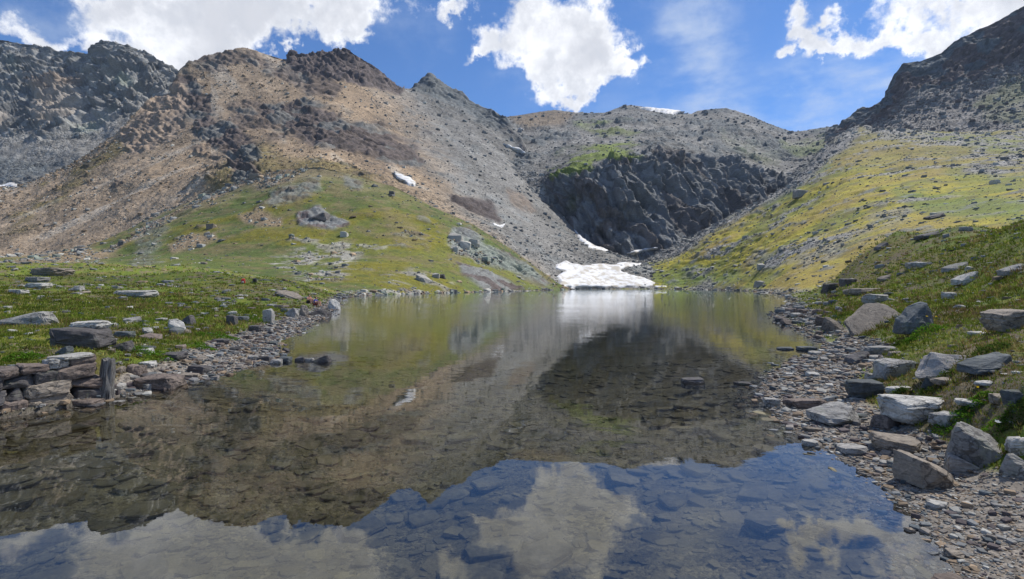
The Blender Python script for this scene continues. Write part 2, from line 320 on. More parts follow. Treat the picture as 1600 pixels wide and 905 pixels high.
# ------------------------------------------------------------------ lofted mountains
def loft(name, lines, u0, u1, nc, rows, shade_fn, mat, backdrop=(1.12, .55), curve=True):
    us = np.linspace(u0, u1, nc); Ls = []
    for ln in lines:
        a = np.array(ln, float)
        Ls.append((np.interp(us, a[:,0], a[:,1]), np.interp(us, a[:,0], a[:,2])))
    V = np.stack([l[0] for l in Ls]); D = np.stack([l[1] for l in Ls])     # lines x cols
    # smooth lower guide lines along u a little, never the skyline
    for k in range(len(lines)-1):
        ker = np.hanning(nc//14*2+1); ker /= ker.sum(); pad = len(ker)//2
        V[k] = np.convolve(np.pad(V[k], pad, mode='reflect', reflect_type='odd'), ker, 'valid'); D[k] = np.convolve(np.pad(D[k], pad, mode='reflect', reflect_type='odd'), ker, 'valid')
    Dr = D[-1].copy(); ker = np.hanning(nc//20*2+1); ker /= ker.sum(); pad = len(ker)//2
    D[-1] = np.convolve(np.pad(Dr, pad, mode='reflect', reflect_type='odd'), ker, 'valid')
    kk = np.hanning(nc//16*2+1); kk /= kk.sum(); pad = len(kk)//2; Vs = np.convolve(np.pad(V[-1], pad, mode='reflect', reflect_type='odd'), kk, 'valid'); Vres = V[-1]-Vs; V[-1] = Vs
    outV, outD, outT = [], [], []
    nl = len(lines)
    for k in range(nl-1):
        p0 = max(k-1, 0); p3_ = min(k+2, nl-1)
        n = rows[k]
        for j in range(n if k < nl-2 else n+1):
            t = j/n
            def cr(Q):
                m1 = (Q[k+1]-Q[p0])*.5*(1 if curve else 0); m2 = (Q[p3_]-Q[k])*.5*(1 if curve else 0)
                if not curve: return Q[k]*(1-t)+Q[k+1]*t
                return (2*t**3-3*t*t+1)*Q[k]+(t**3-2*t*t+t)*m1+(-2*t**3+3*t*t)*Q[k+1]+(t**3-t*t)*m2
            outV.append(cr(V)+(Vres*sstep(np.array(t), .80, 1.0) if k == nl-2 else 0)); outD.append(cr(D)); outT.append(np.full(nc, k+t))
    nb = 10
    zt = H+(HV-outV[-1])/F*outD[-1]; dtop = outD[-1].copy(); vt = outV[-1].copy()
    for j in range(1, nb+1):
        d = dtop*(1+(backdrop[0]-1)*j/nb); z = zt*(1-(1-backdrop[1])*j/nb)-.002*d*j
        outD.append(d); outV.append(HV-(z-H)/d*F); outT.append(np.full(nc, nl-1+j/nb))
    V = np.stack(outV); D = np.stack(outD); T = np.stack(outT); U = np.tile(us, (len(V), 1)); nr = len(V)
    Pn = np.stack([(U-CX)/F*D, D, H+(HV-V)/F*D], -1)
    du = np.gradient(Pn, axis=1); dv = np.gradient(Pn, axis=0); nrm = np.cross(du, dv); nrm /= np.linalg.norm(nrm, axis=-1, keepdims=True)+1e-9
    p = Pn.reshape(-1, 3); n = nrm.reshape(-1, 3); s = (D/F).ravel()
    disp, col, zon = shade_fn(p, U.ravel(), V.ravel(), D.ravel(), T.ravel(), n)
    q = p + n*(disp*s)[:,None]
    o = np_mesh(name, q, grid_faces(nr, nc), mat, {'Col': col, 'Zone': zon}, smooth=True); tag(o, kind='structure')
    o['_'] = 0; del o['_']
    return dict(o=o, p=q, u=U.ravel(), v=HV-(q[:,2]-H)/q[:,1]*F, T=T.ravel(), n=n, col=col, zon=zon, nl=nl)
def rockdisp(p, wl, seed, aniso=(1,1,1), rot=0.0):
    """craggy relief about +-1, wl = metres of the largest blocks"""
    c, s_ = math.cos(rot), math.sin(rot)
    q = np.stack([p[:,0]*c-p[:,2]*s_, p[:,1], p[:,0]*s_+p[:,2]*c], 1)*np.array(aniso)
    q = q + fbm(p/wl*.8, 2, seed+3)[:,None]*wl*.35
    f1, r1 = facets(q/wl, seed); f2, r2 = facets(q/wl*2.3, seed+50); f3, r3 = facets(q/wl*5.1, seed+70)
    b = (q[:,2]*.9+q[:,0]*.18+q[:,1]*.25)/(wl*.42)+fbm(p/wl*.7, 3, seed+91)*1.5; b = b-np.floor(b); led = np.where(b < .72, b/.72, (1-b)/.28)-.5
    b2 = (q[:,2]*.9-q[:,0]*.1+q[:,1]*.2)/(wl*.15)+fbm(p/wl*1.3, 3, seed+95)*1.2; b2 = b2-np.floor(b2); led2 = np.where(b2 < .7, b2/.7, (1-b2)/.3)-.5
    return f1*1.3+f2*1.0+f3*.5+led*.35+led2*.12+ridged(p/wl*1.5, 3, seed+90)*.35, r1, r2, r3
def screedisp(p, wl, seed):
    f, r = facets(p/wl, seed); f2, r2 = facets(p/wl*2.2, seed+3); return f*.6+f2*.4, r, r2
# ---- left green hill
def sh_hill(p, u, v, D, T, n):
    w1 = fbm(p/22, 4, 41); w2 = fbm(p/6, 3, 42); w3 = fbm(p/60, 3, 43); wn = w1*14
    rd, r1, r2, r3 = rockdisp(p, 9, 44, (1,1,1.8), .4)
    R = lambda poly, soft=5, k=1.0: zone(u, v, poly, soft, wn*k)
    rock = np.maximum.reduce([R([(228,352),(252,340),(262,358),(248,392),(232,412),(205,410),(215,378)],7,1.2)*.45, R([(462,330),(500,322),(528,345),(545,352),(520,360),(470,358)],3,.5),
        R([(420,300),(500,282),(505,300),(470,318),(425,325)],5,.8)*.7, R([(540,275),(572,282),(562,298),(535,292)],4,.6)*.7, R([(706,352),(735,352),(762,378),(800,395),(845,432),(868,446),(850,446),(800,420),(752,402),(712,392),(702,372)],3,.5),
        R([(712,406),(735,412),(790,432),(820,448),(800,456),(765,456),(745,440),(722,428)],3,.4), R([(330,232),(380,262),(400,280),(370,286),(350,275)],6,.7)*.5, sstep(w1+w2*.3, .40, .58)*.55])
    tan = np.maximum.reduce([R([(262,385),(300,372),(338,366),(345,378),(310,390),(268,396)],4,.6), R([(376,342),(410,336),(440,342),(438,356),(400,358),(380,350)],4,.6), R([(-400,300),(180,395),(230,345),(330,295),(400,250),(560,240),(560,268),(480,268),(420,285),(330,312),(240,350),(215,372),(150,405),(-400,404)],9,1.3),
        R([(600,330),(640,345),(660,372),(640,380),(600,362)],8,1.2)*.35])
    rub = np.maximum.reduce([R([(425,400),(470,385),(540,378),(600,388),(560,405),(530,432),(480,436),(420,425)],7,1.4)*sstep(w2, -.25, .15)*.9, R([(705,372),(760,382),(790,408),(740,402),(706,396)],5,1)*.9, sstep((v-452-w1*3)/5, 0, 1)*.9, R([(640,420),(690,430),(740,455),(620,458),(600,445)],8,1.3)*sstep(w2,-.1,.3)*.6])
    col = np.tile(np.array((.080,.104,.022),np.float32), (len(u),1)); col = lay(col, sstep(w1+w3*.6, -.1, .35)*.8, C['grassy']*.52); col = lay(col, sstep(-w1+w2*.4, .05, .5)*.7, C['grassd']*1.1)
    ygrass = R([(440,420),(560,350),(640,330),(760,390),(860,440),(700,430),(560,400)],20,1.5); col = lay(col, ygrass*.4, C['grassy']*.65)  # yellower grass over the middle of the hill
    col = lay(col, sstep(w2+w3, .05, .5)*.35, C['grassb'])
    col = lay(col, sstep(w2*.9-w1*.5,.02,.40)*.6, np.array((.15,.12,.055),np.float32)); col = lay(col, sstep(fbm(p/2.5, 3, 49), .15, .4)*.5, C['grassd'])
    cr_ = sstep(T+w1*.8+w2*.2, 2.9, 3.9)*sstep(u, 700, 560); col = lay(col, cr_*.75, np.array((.19,.165,.085),np.float32)*(1+.3*w2[:,None]))
    col = lay(col, tan*.9, C['tan2']*(1+.3*w2[:,None])); col = lay(col, rub*sstep(w2+fbm(p/3, 2, 50), -.25, .15), C['pale']*(.45+.5*r2[:,None]))
    rc = np.where((r1 < .45)[:,None], C['purple'][None,:], C['grey'][None,:])*(.75+.5*r3[:,None])
    rc = lay(rc.astype(np.float32), R([(706,352),(762,370),(868,446),(752,402),(702,372)],6)*.8, C['green_rock']*1.1)
    col = lay(col, rock, rc)
    terr = fbm(np.stack([p[:,0]/18, p[:,1]/18, p[:,2]/3.2], 1), 3, 48)
    disp = w3*4.0*3 + w1*3.2 + terr*3.0*(1-rock) + w2*1.0 + rock*(rd*3.6+1.5) + rub*(r2*1.6)*.9 + tan*w2*.8
    fade = sstep(T, 0, .5)*.85+.15
    disp *= fade*np.clip((892-u)/70, .12, 1)*(1-.75*sstep(T, 3.2, 4.0))
    zon = np.stack([(1-rock)*(1-tan)*(1-rub), rock, np.clip(rub+tan*.9+rock*.2+.15, 0, 1)], 1)
    return disp, col, zon
B_L = [
 [(-350,465,100),(0,442,112),(250,440,120),(450,455,107),(530,463,96),(560,467,93),(600,463.5,110),(650,462,127),(700,460.5,146),(760,459.5,165),(820,458,200),(870,455,284),(890,455,300)],
 [(-350,425,160),(0,412,160),(100,410,160),(250,408,160),(400,425,140),(500,438,128),(560,440,128),(600,436,140),(650,434,152),(700,432,168),(760,436,188),(820,442,225),(870,451,288),(890,455,300)],
 [(-350,410,220),(0,408,220),(100,404,220),(180,402,220),(250,392,220),(350,388,210),(450,390,200),(550,392,200),(650,388,210),(700,395,220),(760,412,235),(820,430,258),(870,449,292),(890,454,302)],
 [(-350,405,300),(0,404,300),(100,402,300),(180,378,300),(250,345,295),(330,322,290),(400,318,290),(500,318,280),(600,326,270),(700,352,265),(760,382,262),(820,414,270),(870,446,297),(890,454,303)],
 [(-350,406,380),(0,406,380),(100,404,380),(150,392,370),(230,342,360),(330,302,350),(380,278,350),(440,264,350),(500,260,345),(560,275,335),(620,293,325),(680,325,310),(740,352,300),(800,391,290),(840,421,292),(870,445,301),(890,454,305)]]
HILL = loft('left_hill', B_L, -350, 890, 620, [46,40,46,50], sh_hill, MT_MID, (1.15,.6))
# ---- brown mountain with scree fan
def sh_brown(p, u, v, D, T, n):
    w1 = fbm(p/60, 4, 61); w2 = fbm(p/16, 4, 62); w3 = fbm(p/150, 3, 63); wn = w1*26+w2*8
    rd, r1, r2, r3 = rockdisp(p, 30, 64, (1,1,2.2), .45); sdv, s1, s2 = screedisp(p, 4.5, 66)
    R = lambda poly, soft=6, k=1.0: zone(u, v, poly, soft, wn*k)
    crag = R([(444,72),(470,78),(540,70),(570,85),(640,130),(625,150),(560,132),(470,112),(445,98)],3,.25)
    peak = R([(640,138),(672,112),(700,130),(760,165),(800,190),(780,200),(720,175),(690,160),(655,150)],6,.6)*.7
    band = np.maximum.reduce([R([(400,150),(440,165),(520,170),(570,180),(600,195),(650,225),(655,262),(600,262),(540,240),(490,225),(440,200),(400,170)],8,.8),
        R([(285,120),(330,150),(345,190),(390,220),(400,250),(370,262),(330,230),(300,200),(270,190),(280,150)],8,.9), R([(300,98),(350,82),(400,78),(440,95),(420,115),(380,105),(330,108)],6,.7)*.7,
        R([(430,110),(490,120),(540,140),(520,152),(450,135)],6,.8)*.8, R([(365,260),(400,262),(408,285),(365,282)],5,.6), R([(340,165),(400,140),(470,170),(500,200),(440,215),(370,195)],10,1.2)*.7,
        R([(300,225),(350,232),(345,262),(300,250)],7,1.)*.6, sstep(w2+w1*.4, .34, .5)*.55*(v < 300)])
    rust = R([(188,212),(235,148),(285,140),(300,165),(290,200),(240,235),(200,240)],6,.6)
    hole = np.maximum(R([(700,300),(735,304),(765,312),(788,345),(780,352),(745,338),(705,318)],3,.35), 0)
    hole2 = R([(792,302),(812,308),(838,332),(828,336),(800,322)],3,.4)*.9
    greyness = sstep((u-600)+ (v-160)*-.55 + wn*1.6, -45, 75)                      # scree turns from brown to grey to the right
    gtuft = np.maximum.reduce([R([(380,235),(480,245),(560,262),(620,300),(640,330),(300,330),(330,290),(350,250)],14,1.2)*.75, sstep(w1+w2*.5-.1, .05, .45)*sstep(v, 190, 300)*(1-sstep(u, 520, 620))*.75, R([(60,285),(130,252),(185,222),(200,232),(120,275),(60,300)],6)*.8, R([(650,270),(700,290),(740,310),(700,300)],8)*.5, R([(720,330),(760,352),(740,362)],6)*.3])
    col = np.tile(C['tan'], (len(u),1)); col = lay(col, sstep(w2+w1, -.1, .4)*.5, C['tan2']*.8); col = lay(col, sstep(w3, -.2, .4)*.3, C['gravel'])
    col = lay(col, greyness, (C['scree']*.95)*(.9+.25*w2[:,None])); col = lay(col, sstep(w2-w1*.7, .15, .45)*greyness*.55, C['screeb'])
    brn = R([(600,255),(660,275),(770,375),(860,440),(820,440),(740,385),(640,315),(590,290)],12,.8)*.6; col = lay(col, brn, C['tan2'])
    col = lay(col, gtuft, C['grassb']*1.1)
    low = sstep(v, 330, 410)*(u < 420); col = lay(col, low*.35, C['tan2'])
    chute = fbm(np.stack([(p[:,0]+p[:,2]*.95)/22, p[:,1]/90, (p[:,2]-p[:,0]*.6)/170], 1), 4, 69); chute2 = fbm(np.stack([(p[:,0]-p[:,2]*.9)/22, p[:,1]/90, (p[:,2]+p[:,0]*.6)/170], 1), 4, 70); chute = np.where(u < 330, chute2, chute); col = col*(1+.55*chute[:,None]); col = lay(col, sstep(chute, .18, .4)*.4*(1-greyness), C['pale']*.85)
    stones = (.78+.44*s1)*(.9+.2*s2); col = col*stones[:,None]**.8
    rc = np.where((r1 < .72)[:,None], (C['purple']*.85)[None,:], (C['grey']*.7)[None,:])*(.6+.7*r3[:,None])
    col = lay(col, band*.9, rc); col = lay(col, crag, (C['purple']*(.65+.6*r3[:,None]))); col = lay(col, peak, C['slate']*(.8+.5*r3[:,None])); col = lay(col, rust*.8, C['rust']*(1.0+.7*r3[:,None])*np.array([1.1,1.2,1.3]))
    col = lay(col, hole, C['purple']*(.55+.4*r3[:,None])); col = lay(col, hole2*.55, C['rust']*1.0*(.6+.8*r3[:,None]))
    rock = np.clip(band+crag+peak+rust+hole+hole2*.7, 0, 1)
    gul = ridged(np.stack([(p[:,0]-p[:,1]*.2)/45, p[:,1]/200, p[:,2]/200], 1), 3, 68)
    fade = sstep(T, 0, .3)
    disp = w1*10+w3*9 + gul*4.5*(1-rock) + w2*2.0 + sdv*1.5*(1-rock) + rock*(rd*10) + crag*rd*3
    nt = sstep(T, 1.6, 2.0); disp *= (1-.55*nt)*(.25+.75*fade)*np.clip((1075-u)/120, .2, 1)
    zon = np.stack([gtuft*(1-rock), rock, np.clip(1-rock*.7, 0, 1)], 1)
    return disp, col, zon
C_L = [
 [(-350,425,365),(0,425,365),(100,420,365),(200,410,370),(300,385,375),(400,345,375),(500,335,370),(600,350,345),(700,388,315),(760,412,306),(820,440,308),(860,455,332),(880,454.5,346),(900,453,362),(1040,453,364),(1080,453,364)],
 [(-350,370,450),(0,350,450),(100,338,450),(200,312,450),(300,287,440),(400,262,430),(500,262,420),(600,300,400),(700,350,370),(760,385,365),(820,415,370),(870,432,385),(940,432,400),(1040,440,395),(1080,448,390)],
 [(-350,325,520),(0,305,520),(60,292,520),(130,264,530),(190,240,540),(250,228,540),(350,222,530),(450,215,520),(550,215,520),(620,250,500),(700,290,480),(760,330,460),(820,370,450),(870,395,445),(940,408,450),(1040,425,430),(1080,440,420)],
 [(-350,320,545),(0,295,545),(55,285,550),(100,262,560),(150,232,575),(185,210,590),(205,185,610),(235,152,640),(268,146,650),(280,112,690),(300,100,700),(320,92,715),(350,82,730),(380,75,740),(400,80,740),(440,92,750),(449,93,755),(454,76,755),(460,80,755),(463,89,755),(470,84,760),(490,84,765),(500,80,770),(515,82,770),(522,76,770),(540,76,780),(546,77,780),(560,88,790),(590,107,800),(612,126,810),(625,137,820),(640,139,830),(655,128,860),(672,116,900),(690,128,900),(720,147,880),(745,163,870),(760,170,860),(790,183,850),(815,215,800),(840,270,730),(860,320,660),(880,355,610),(940,390,540),(1000,409,490),(1040,420,470),(1080,435,450)]]
BROWN = loft('brown_mountain', C_L, -350, 1080, 760, [70,80,130], sh_brown, MT_FAR, (1.10,.62))
# ---- grey mountain at the far left
def sh_grey(p, u, v, D, T, n):
    w1 = fbm(p/70, 4, 81); w2 = fbm(p/20, 4, 82); wn = w1*18+w2*6
    rd, r1, r2, r3 = rockdisp(p, 42, 84, (1,1,1.9), -.35); sdv, s1, s2 = screedisp(p, 6, 86)
    R = lambda poly, soft=6, k=1.0: zone(u, v, poly, soft, wn*k)
    scree = np.maximum(R([(-350,215),(0,205),(60,215),(110,200),(190,170),(230,160),(230,200),(100,280),(-350,320)],8), R([(-350,130),(-100,150),(-50,180),(-350,200)],8))
    dome = np.maximum(R([(45,165),(75,135),(110,128),(135,150),(115,190),(75,200),(55,190)],6,.7), R([(-40,185),(10,180),(20,205),(-30,210)],6))
    pgreen = np.maximum.reduce([R([(170,112),(215,130),(225,148),(190,145)],6), R([(110,195),(180,160),(195,165),(150,205),(110,212)],5,.7)*.9, R([(20,90),(40,110),(30,125),(15,105)],5)*.5])
    col = np.tile(np.array((.245,.245,.235),np.float32), (len(u),1))*(.6+.8*r2[:,None]); col = lay(col, sstep(w1+w2*.5, 0, .4)*.6, C['grey'])
    col = lay(col, scree, C['scree']*1.0*(.75+.5*s1[:,None])); darks = R([(-350,245),(0,240),(100,245),(60,285),(-350,320)],8); col = lay(col, darks*.7, C['slate']*(.7+.6*s1[:,None]))
    col = lay(col, dome*.8, np.array((.33,.285,.24),np.float32)*(.9+.3*w2[:,None])); col = lay(col, pgreen*.7, C['green_rock']*1.15)
    band = R([(40,120),(140,125),(130,140),(60,150)],6,.8)*.5; col = lay(col, band, C['rust']*1.2)
    rock = 1-scree*.9
    disp = w1*14 + rock*rd*12 + scree*sdv*1.6 + dome*4; disp *= 1-.55*sstep(T, 1.6, 2.0)
    return disp, col, np.stack([0*u, rock*(1-dome), np.clip(scree+.25, 0, 1)], 1)
G_L = [
 [(-350,370,560),(0,315,560),(100,292,570),(200,245,620),(340,190,760)],
 [(-350,250,680),(0,215,680),(100,208,690),(200,180,720),(340,155,830)],
 [(-350,95,900),(-200,72,900),(-100,66,900),(0,62,900),(15,64,900),(30,68,900),(60,71,890),(85,80,880),(110,81,870),(138,84,860),(141,75,850),(150,68,848),(160,62,845),(172,66,842),(185,69,840),(200,71,840),(215,77,840),(228,82,840),(240,90,840),(272,107,850),(300,130,860),(340,160,870)]]
GREY = loft('grey_mountain', G_L, -350, 340, 360, [60,110], sh_grey, MT_FAR2, (1.12,.6))
# ---- back mountain with the big cliff
def sh_back(p, u, v, D, T, n):
    w1 = fbm(p/80, 4, 101); w2 = fbm(p/22, 4, 102); wn = w1*16+w2*6
    ca, sa = math.cos(.55), math.sin(.55)
    q = np.stack([p[:,0]*ca+p[:,2]*sa, p[:,1], (-p[:,0]*sa+p[:,2]*ca)], 1)
    rd, r1, r2, r3 = rockdisp(q, 40, 104, (1.7,1.1,.36), 0); sdv, s1, s2 = screedisp(p, 7, 106)
    rd2, q1, q2, q3 = rockdisp(p, 46, 108, (1,1,1.6), .3)
    R = lambda poly, soft=6, k=1.0: zone(u, v, poly, soft, wn*k)
    cliff = R([(850,272),(900,268),(960,245),(1010,232),(1060,236),(1120,250),(1190,262),(1228,284),(1228,300),(1160,332),(1075,372),(1035,400),(980,410),(930,400),(880,372),(855,330)],5,.5)
    grass = np.maximum.reduce([R([(852,262),(870,248),(920,225),(950,212),(985,205),(1000,215),(985,235),(1002,245),(980,250),(940,258),(905,270),(865,280)],7,1.2)*sstep(w2-w1*.2, -.45, -.05), R([(900,195),(950,198),(990,208),(940,215)],6,1)*.6, R([(1130,215),(1180,235),(1230,262),(1180,252)],8,1)*.3,R([(1225,225),(1290,215),(1310,230),(1250,245)],6,1)*.5, R([(880,300),(905,300),(900,330),(880,325)],5,.6)*.35])
    red = R([(795,182),(860,172),(895,178),(880,196),(820,200)],6,.7)*.8
    ch = fbm(np.stack([p[:,0]/40, p[:,1]/60, p[:,2]/30], 1), 4, 109); col = np.tile(C['scree']*.78, (len(u),1))*(.65+.7*s1[:,None])*(1+.6*ch[:,None]); col = lay(col, sstep(w1+w2*.6, -.05, .4)*.7, C['slate']*(.8+.6*r3[:,None])); col = lay(col, red, C['tan2']*.75)
    cc = np.where((r1 < .3)[:,None], (C['grey']*.62*np.array([1.08,.98,.98],np.float32))[None,:], (np.array((.155,.163,.168),np.float32))[None,:])*(.55+.85*r3[:,None]); cc = lay(cc.astype(np.float32), sstep(w2, .12, .4)*.6, C['grey']*.85)
    col = lay(col, cliff, cc)
    col = lay(col, grass*.95, np.array((.125,.160,.030),np.float32)*(1+.4*w2[:,None]))
    rocky = np.clip(sstep(w1+w2*.4, -.05, .25)*.8, 0, 1)*(1-cliff)
    disp = w1*9 + cliff*rd*11 + rocky*rd2*4.5 + (1-cliff)*(sdv*1.3+w2*2.5)
    disp *= (1-.75*sstep(T, 4.3, 5.0))
    return disp, col, np.stack([grass*.6, np.clip(cliff+rocky*.5, 0, 1)*(1-grass), np.clip(.75-cliff*.6-grass*.4, 0, 1)], 1)
D_L = [
 [(740,372,560),(850,372,570),(880,410,550),(930,438,515),(980,446,505),(1030,442,505),(1070,412,530),(1150,372,590),(1225,335,650),(1300,285,730),(1420,265,790)],
 [(740,335,600),(850,335,610),(880,370,590),(930,400,545),(980,408,535),(1030,404,535),(1070,376,560),(1150,336,620),(1225,302,680),(1300,250,760),(1420,235,820)],
 [(740,285,650),(850,300,640),(880,322,618),(940,332,578),(1000,322,575),(1060,318,600),(1120,300,640),(1180,290,680),(1225,288,710),(1300,235,790),(1420,220,850)],
 [(740,250,700),(850,270,680),(870,264,655),(920,256,640),(980,242,645),(1040,235,665),(1100,246,695),(1160,256,735),(1210,275,755),(1240,270,780),(1300,225,850),(1420,215,900)],
 [(740,215,850),(850,225,850),(900,215,860),(960,205,880),(1040,205,900),(1120,212,930),(1200,232,930),(1250,236,900),(1300,212,930),(1420,205,950)],
 [(740,190,1150),(790,183,1150),(810,180,1180),(830,177,1200),(850,174,1230),(865,172,1250),(885,174,1250),(900,177,1250),(925,177,1250),(945,176,1250),(960,171,1250),(972,166,1250),(985,164,1250),(1000,166,1250),(1015,169,1250),(1050,173,1250),(1080,178,1250),(1090,173,1220),(1110,171,1200),(1135,170,1180),(1150,173,1160),(1165,178,1150),(1185,186,1130),(1200,193,1120),(1225,203,1110),(1240,206,1100),(1270,203,1100),(1290,200,1100),(1310,196,1080),(1420,192,1100)]]
BACK = loft('back_mountain', D_L, 740, 1420, 520, [8,60,66,60,60], sh_back, MT_FAR2, (1.1,.7))
# ---- right slope
def sh_right(p, u, v, D, T, n):
    w1 = fbm(p/40, 4, 121); w2 = fbm(p/9, 4, 122); w3 = fbm(p/110, 3, 123); wn = w1*22+w2*7
    rd, r1, r2, r3 = rockdisp(p, 10, 124, (1,1,1.8), -.4); sdv, s1, s2 = screedisp(p, 4, 126)
    R = lambda poly, soft=8, k=1.0: zone(u, v, poly, soft, wn*k)
    talus = np.maximum.reduce([R([(980,415),(1000,398),(1060,376),(1150,328),(1230,280),(1262,250),(1340,190),(1345,215),(1300,250),(1262,290),(1215,315),(1160,345),(1110,370),(1060,398),(1010,414)],6,.5), R([(1345,185),(1420,188),(1500,200),(1620,180),(1950,160),(1950,270),(1620,262),(1560,272),(1510,262),(1500,235),(1440,215),(1350,210)],8,.9),
       R([(1030,452),(1060,440),(1110,425),(1120,440),(1100,455),(1040,456)],5,.6)*.9, R([(1170,262),(1200,300)],1)*0])
    talus *= np.where((u > 1380) & (v > 195), sstep(fbm(p/26, 4, 129)+fbm(p/8, 3, 130)*.6+.10, -.12, .14), 1)
    streak = fbm(np.stack([(p[:,0]+p[:,1]*.55)/30, (p[:,1]-p[:,0]*.55)/90, p[:,2]/14], 1), 4, 127)
    rub = np.clip(sstep(streak, .12, .34)*sstep(v, 445, 420)*.9 + R([(1180,395),(1290,385),(1370,335),(1420,320),(1420,345),(1330,385),(1290,410),(1180,430)],9,1.2)*.6 + sstep(v, 448, 455)*.7, 0, 1)*(1-talus)
    green = np.maximum.reduce([R([(1190,320),(1235,290),(1290,255),(1300,262),(1240,310),(1200,332)],6,.7), R([(1400,300),(1460,300),(1600,320),(1600,345),(1500,340),(1420,325)],12,1), R([(1000,425),(1080,415),(1150,420),(1180,440),(1080,450),(1020,440)],10,.8), R([(1480,262),(1600,270),(1600,285),(1500,290)],8,1)*.6, R([(1440,205),(1600,215),(1600,245),(1480,225)],9,1)*.8])
    col = np.tile(C['grassy']*1.05, (len(u),1)); col = lay(col, sstep(w1+w3*.5, -.1, .4)*.7, np.array((.22,.16,.045))); col = lay(col, sstep(-w1+w2*.6, -.12, .3)*.75, np.array((.105,.135,.026),np.float32)); col = lay(col, sstep(fbm(p/4, 3, 131)+w2*.5, .1, .4)*.5, np.array((.13,.095,.04),np.float32)); col = lay(col, sstep(w2, .1, .5)*.45, C['grassb'])
    upper = sstep(v-(u-1300)*.05, 290, 225); col = lay(col, upper*.6, C['grassb']*.95)
    col = lay(col, green*.75, np.array((.085,.135,.022))*(1+.4*w2[:,None])); 
    col = lay(col, rub*(r2 > .25), C['scree']*1.15*(.6+.7*r3[:,None])); col = lay(col, talus, C['scree']*.95*(.55+.85*s1[:,None])*(.9+.2*s2[:,None]))
    og_ = sstep(w2*.8+w1*.5, .33, .5)*.7*(1-talus); col = lay(col, og_, C['grey']*(.7+.6*r3[:,None]))
    terr = fbm(np.stack([p[:,0]/14, p[:,1]/14, p[:,2]/2.6], 1), 3, 128)
    disp = w3*11+w1*5+terr*2.8*(1-talus)+w2*.9+rub*(r2*1.6+rd*.7)+talus*sdv*2.0+og_*(rd*2.2+.8)
    disp *= (.15+.85*sstep(T, 0, .6))*(1-.5*sstep(T, 3.5, 4))*np.clip((u-985)/60, .2, 1)
    zon = np.stack([(1-talus)*(1-rub)*(1-og_), og_, np.clip(talus+rub+.2, 0, 1)], 1)
    return disp, col, zon
E_L = [
 [(985,455,345),(1040,455,352),(1100,456,280),(1180,459,188),(1228,465,113),(1260,462,96),(1320,448,100),(1400,425,102),(1500,405,92),(1600,395,82),(1950,385,80)],
 [(985,448,385),(1040,440,385),(1100,434,330),(1180,425,245),(1228,418,190),(1320,395,165),(1400,365,155),(1500,350,145),(1600,342,122),(1950,330,110)],
 [(985,435,420),(1040,416,440),(1100,395,410),(1180,372,330),(1250,350,280),(1320,325,258),(1400,303,245),(1500,290,232),(1600,280,212),(1950,255,190)],
 [(985,425,450),(1040,402,490),(1100,370,490),(1150,345,500),(1200,318,490),(1250,290,460),(1320,256,430),(1400,244,400),(1500,238,370),(1600,232,345),(1950,210,300)],
 [(985,414,475),(1020,401,505),(1060,381,535),(1100,360,565),(1150,333,605),(1200,306,645),(1230,286,680),(1260,259,720),(1290,229,760),(1320,206,780),(1345,196,780),(1400,200,650),(1500,205,600),(1600,200,550),(1950,185,450)]]
RIGHT = loft('right_slope', E_L, 985, 1950, 620, [56,60,60,60], sh_right, MT_MID, (1.06,.85))
# ---- right crag
def sh_crag(p, u, v, D, T, n):
    w1 = fbm(p/60, 4, 141); w2 = fbm(p/17, 4, 142); wn = w1*18+w2*6
    rd, r1, r2, r3 = rockdisp(p, 32, 144, (1,1,2.0), -.5); sdv, s1, s2 = screedisp(p, 5, 146)
    R = lambda poly, soft=6, k=1.0: zone(u, v, poly, soft, wn*k)
    scree = R([(1280,215),(1345,188),(1380,178),(1420,150),(1470,140),(1530,120),(1620,85),(1950,20),(1950,260),(1280,260)],10,1.2)
    gr_ = np.maximum(R([(1510,165),(1560,130),(1620,110),(1620,160),(1540,175)],8)*.6, R([(1540,185),(1620,160),(1620,200)],8)*.5)
    rc = np.where((r1 < .6)[:,None], C['purple'][None,:]*1.05, C['slate'][None,:]*1.15)*(.6+.75*r3[:,None])
    col = lay(rc.astype(np.float32), scree, C['scree']*.85*(.65+.6*s1[:,None])*np.array([1,.97,.98])); col = lay(col, gr_*.7, C['grass']*.8)
    disp = w1*7+w2*2+(1-scree)*rd*6+scree*(sdv*1.8+rd*1.2); disp *= (1-.6*sstep(T, 1.5, 2))
    return disp, col, np.stack([gr_*.5, 1-scree, np.clip(scree+.2, 0, 1)], 1)
F_L = [
 [(1290,245,740),(1345,215,740),(1400,220,625),(1500,225,585),(1600,220,535),(1950,215,430)],
 [(1290,222,800),(1345,195,800),(1400,178,710),(1440,168,700),(1500,152,680),(1600,128,650),(1950,60,560)],
 [(1290,208,850),(1310,196,850),(1330,183,850),(1340,172,850),(1348,167,848),(1358,169,840),(1370,166,830),(1377,160,805),(1382,148,795),(1389,130,788),(1396,118,782),(1402,110,780),(1412,100,780),(1425,97,780),(1437,96,775),(1450,91,770),(1470,83,770),(1480,74,765),(1490,65,760),(1510,56,760),(1530,45,750),(1545,40,745),(1560,32,740),(1580,20,740),(1600,8,730),(1700,-50,700),(1950,-150,650)]]
CRAG = loft('right_crag', F_L, 1290, 1950, 380, [60,100], sh_crag, MT_FAR2, (1.1,.7))
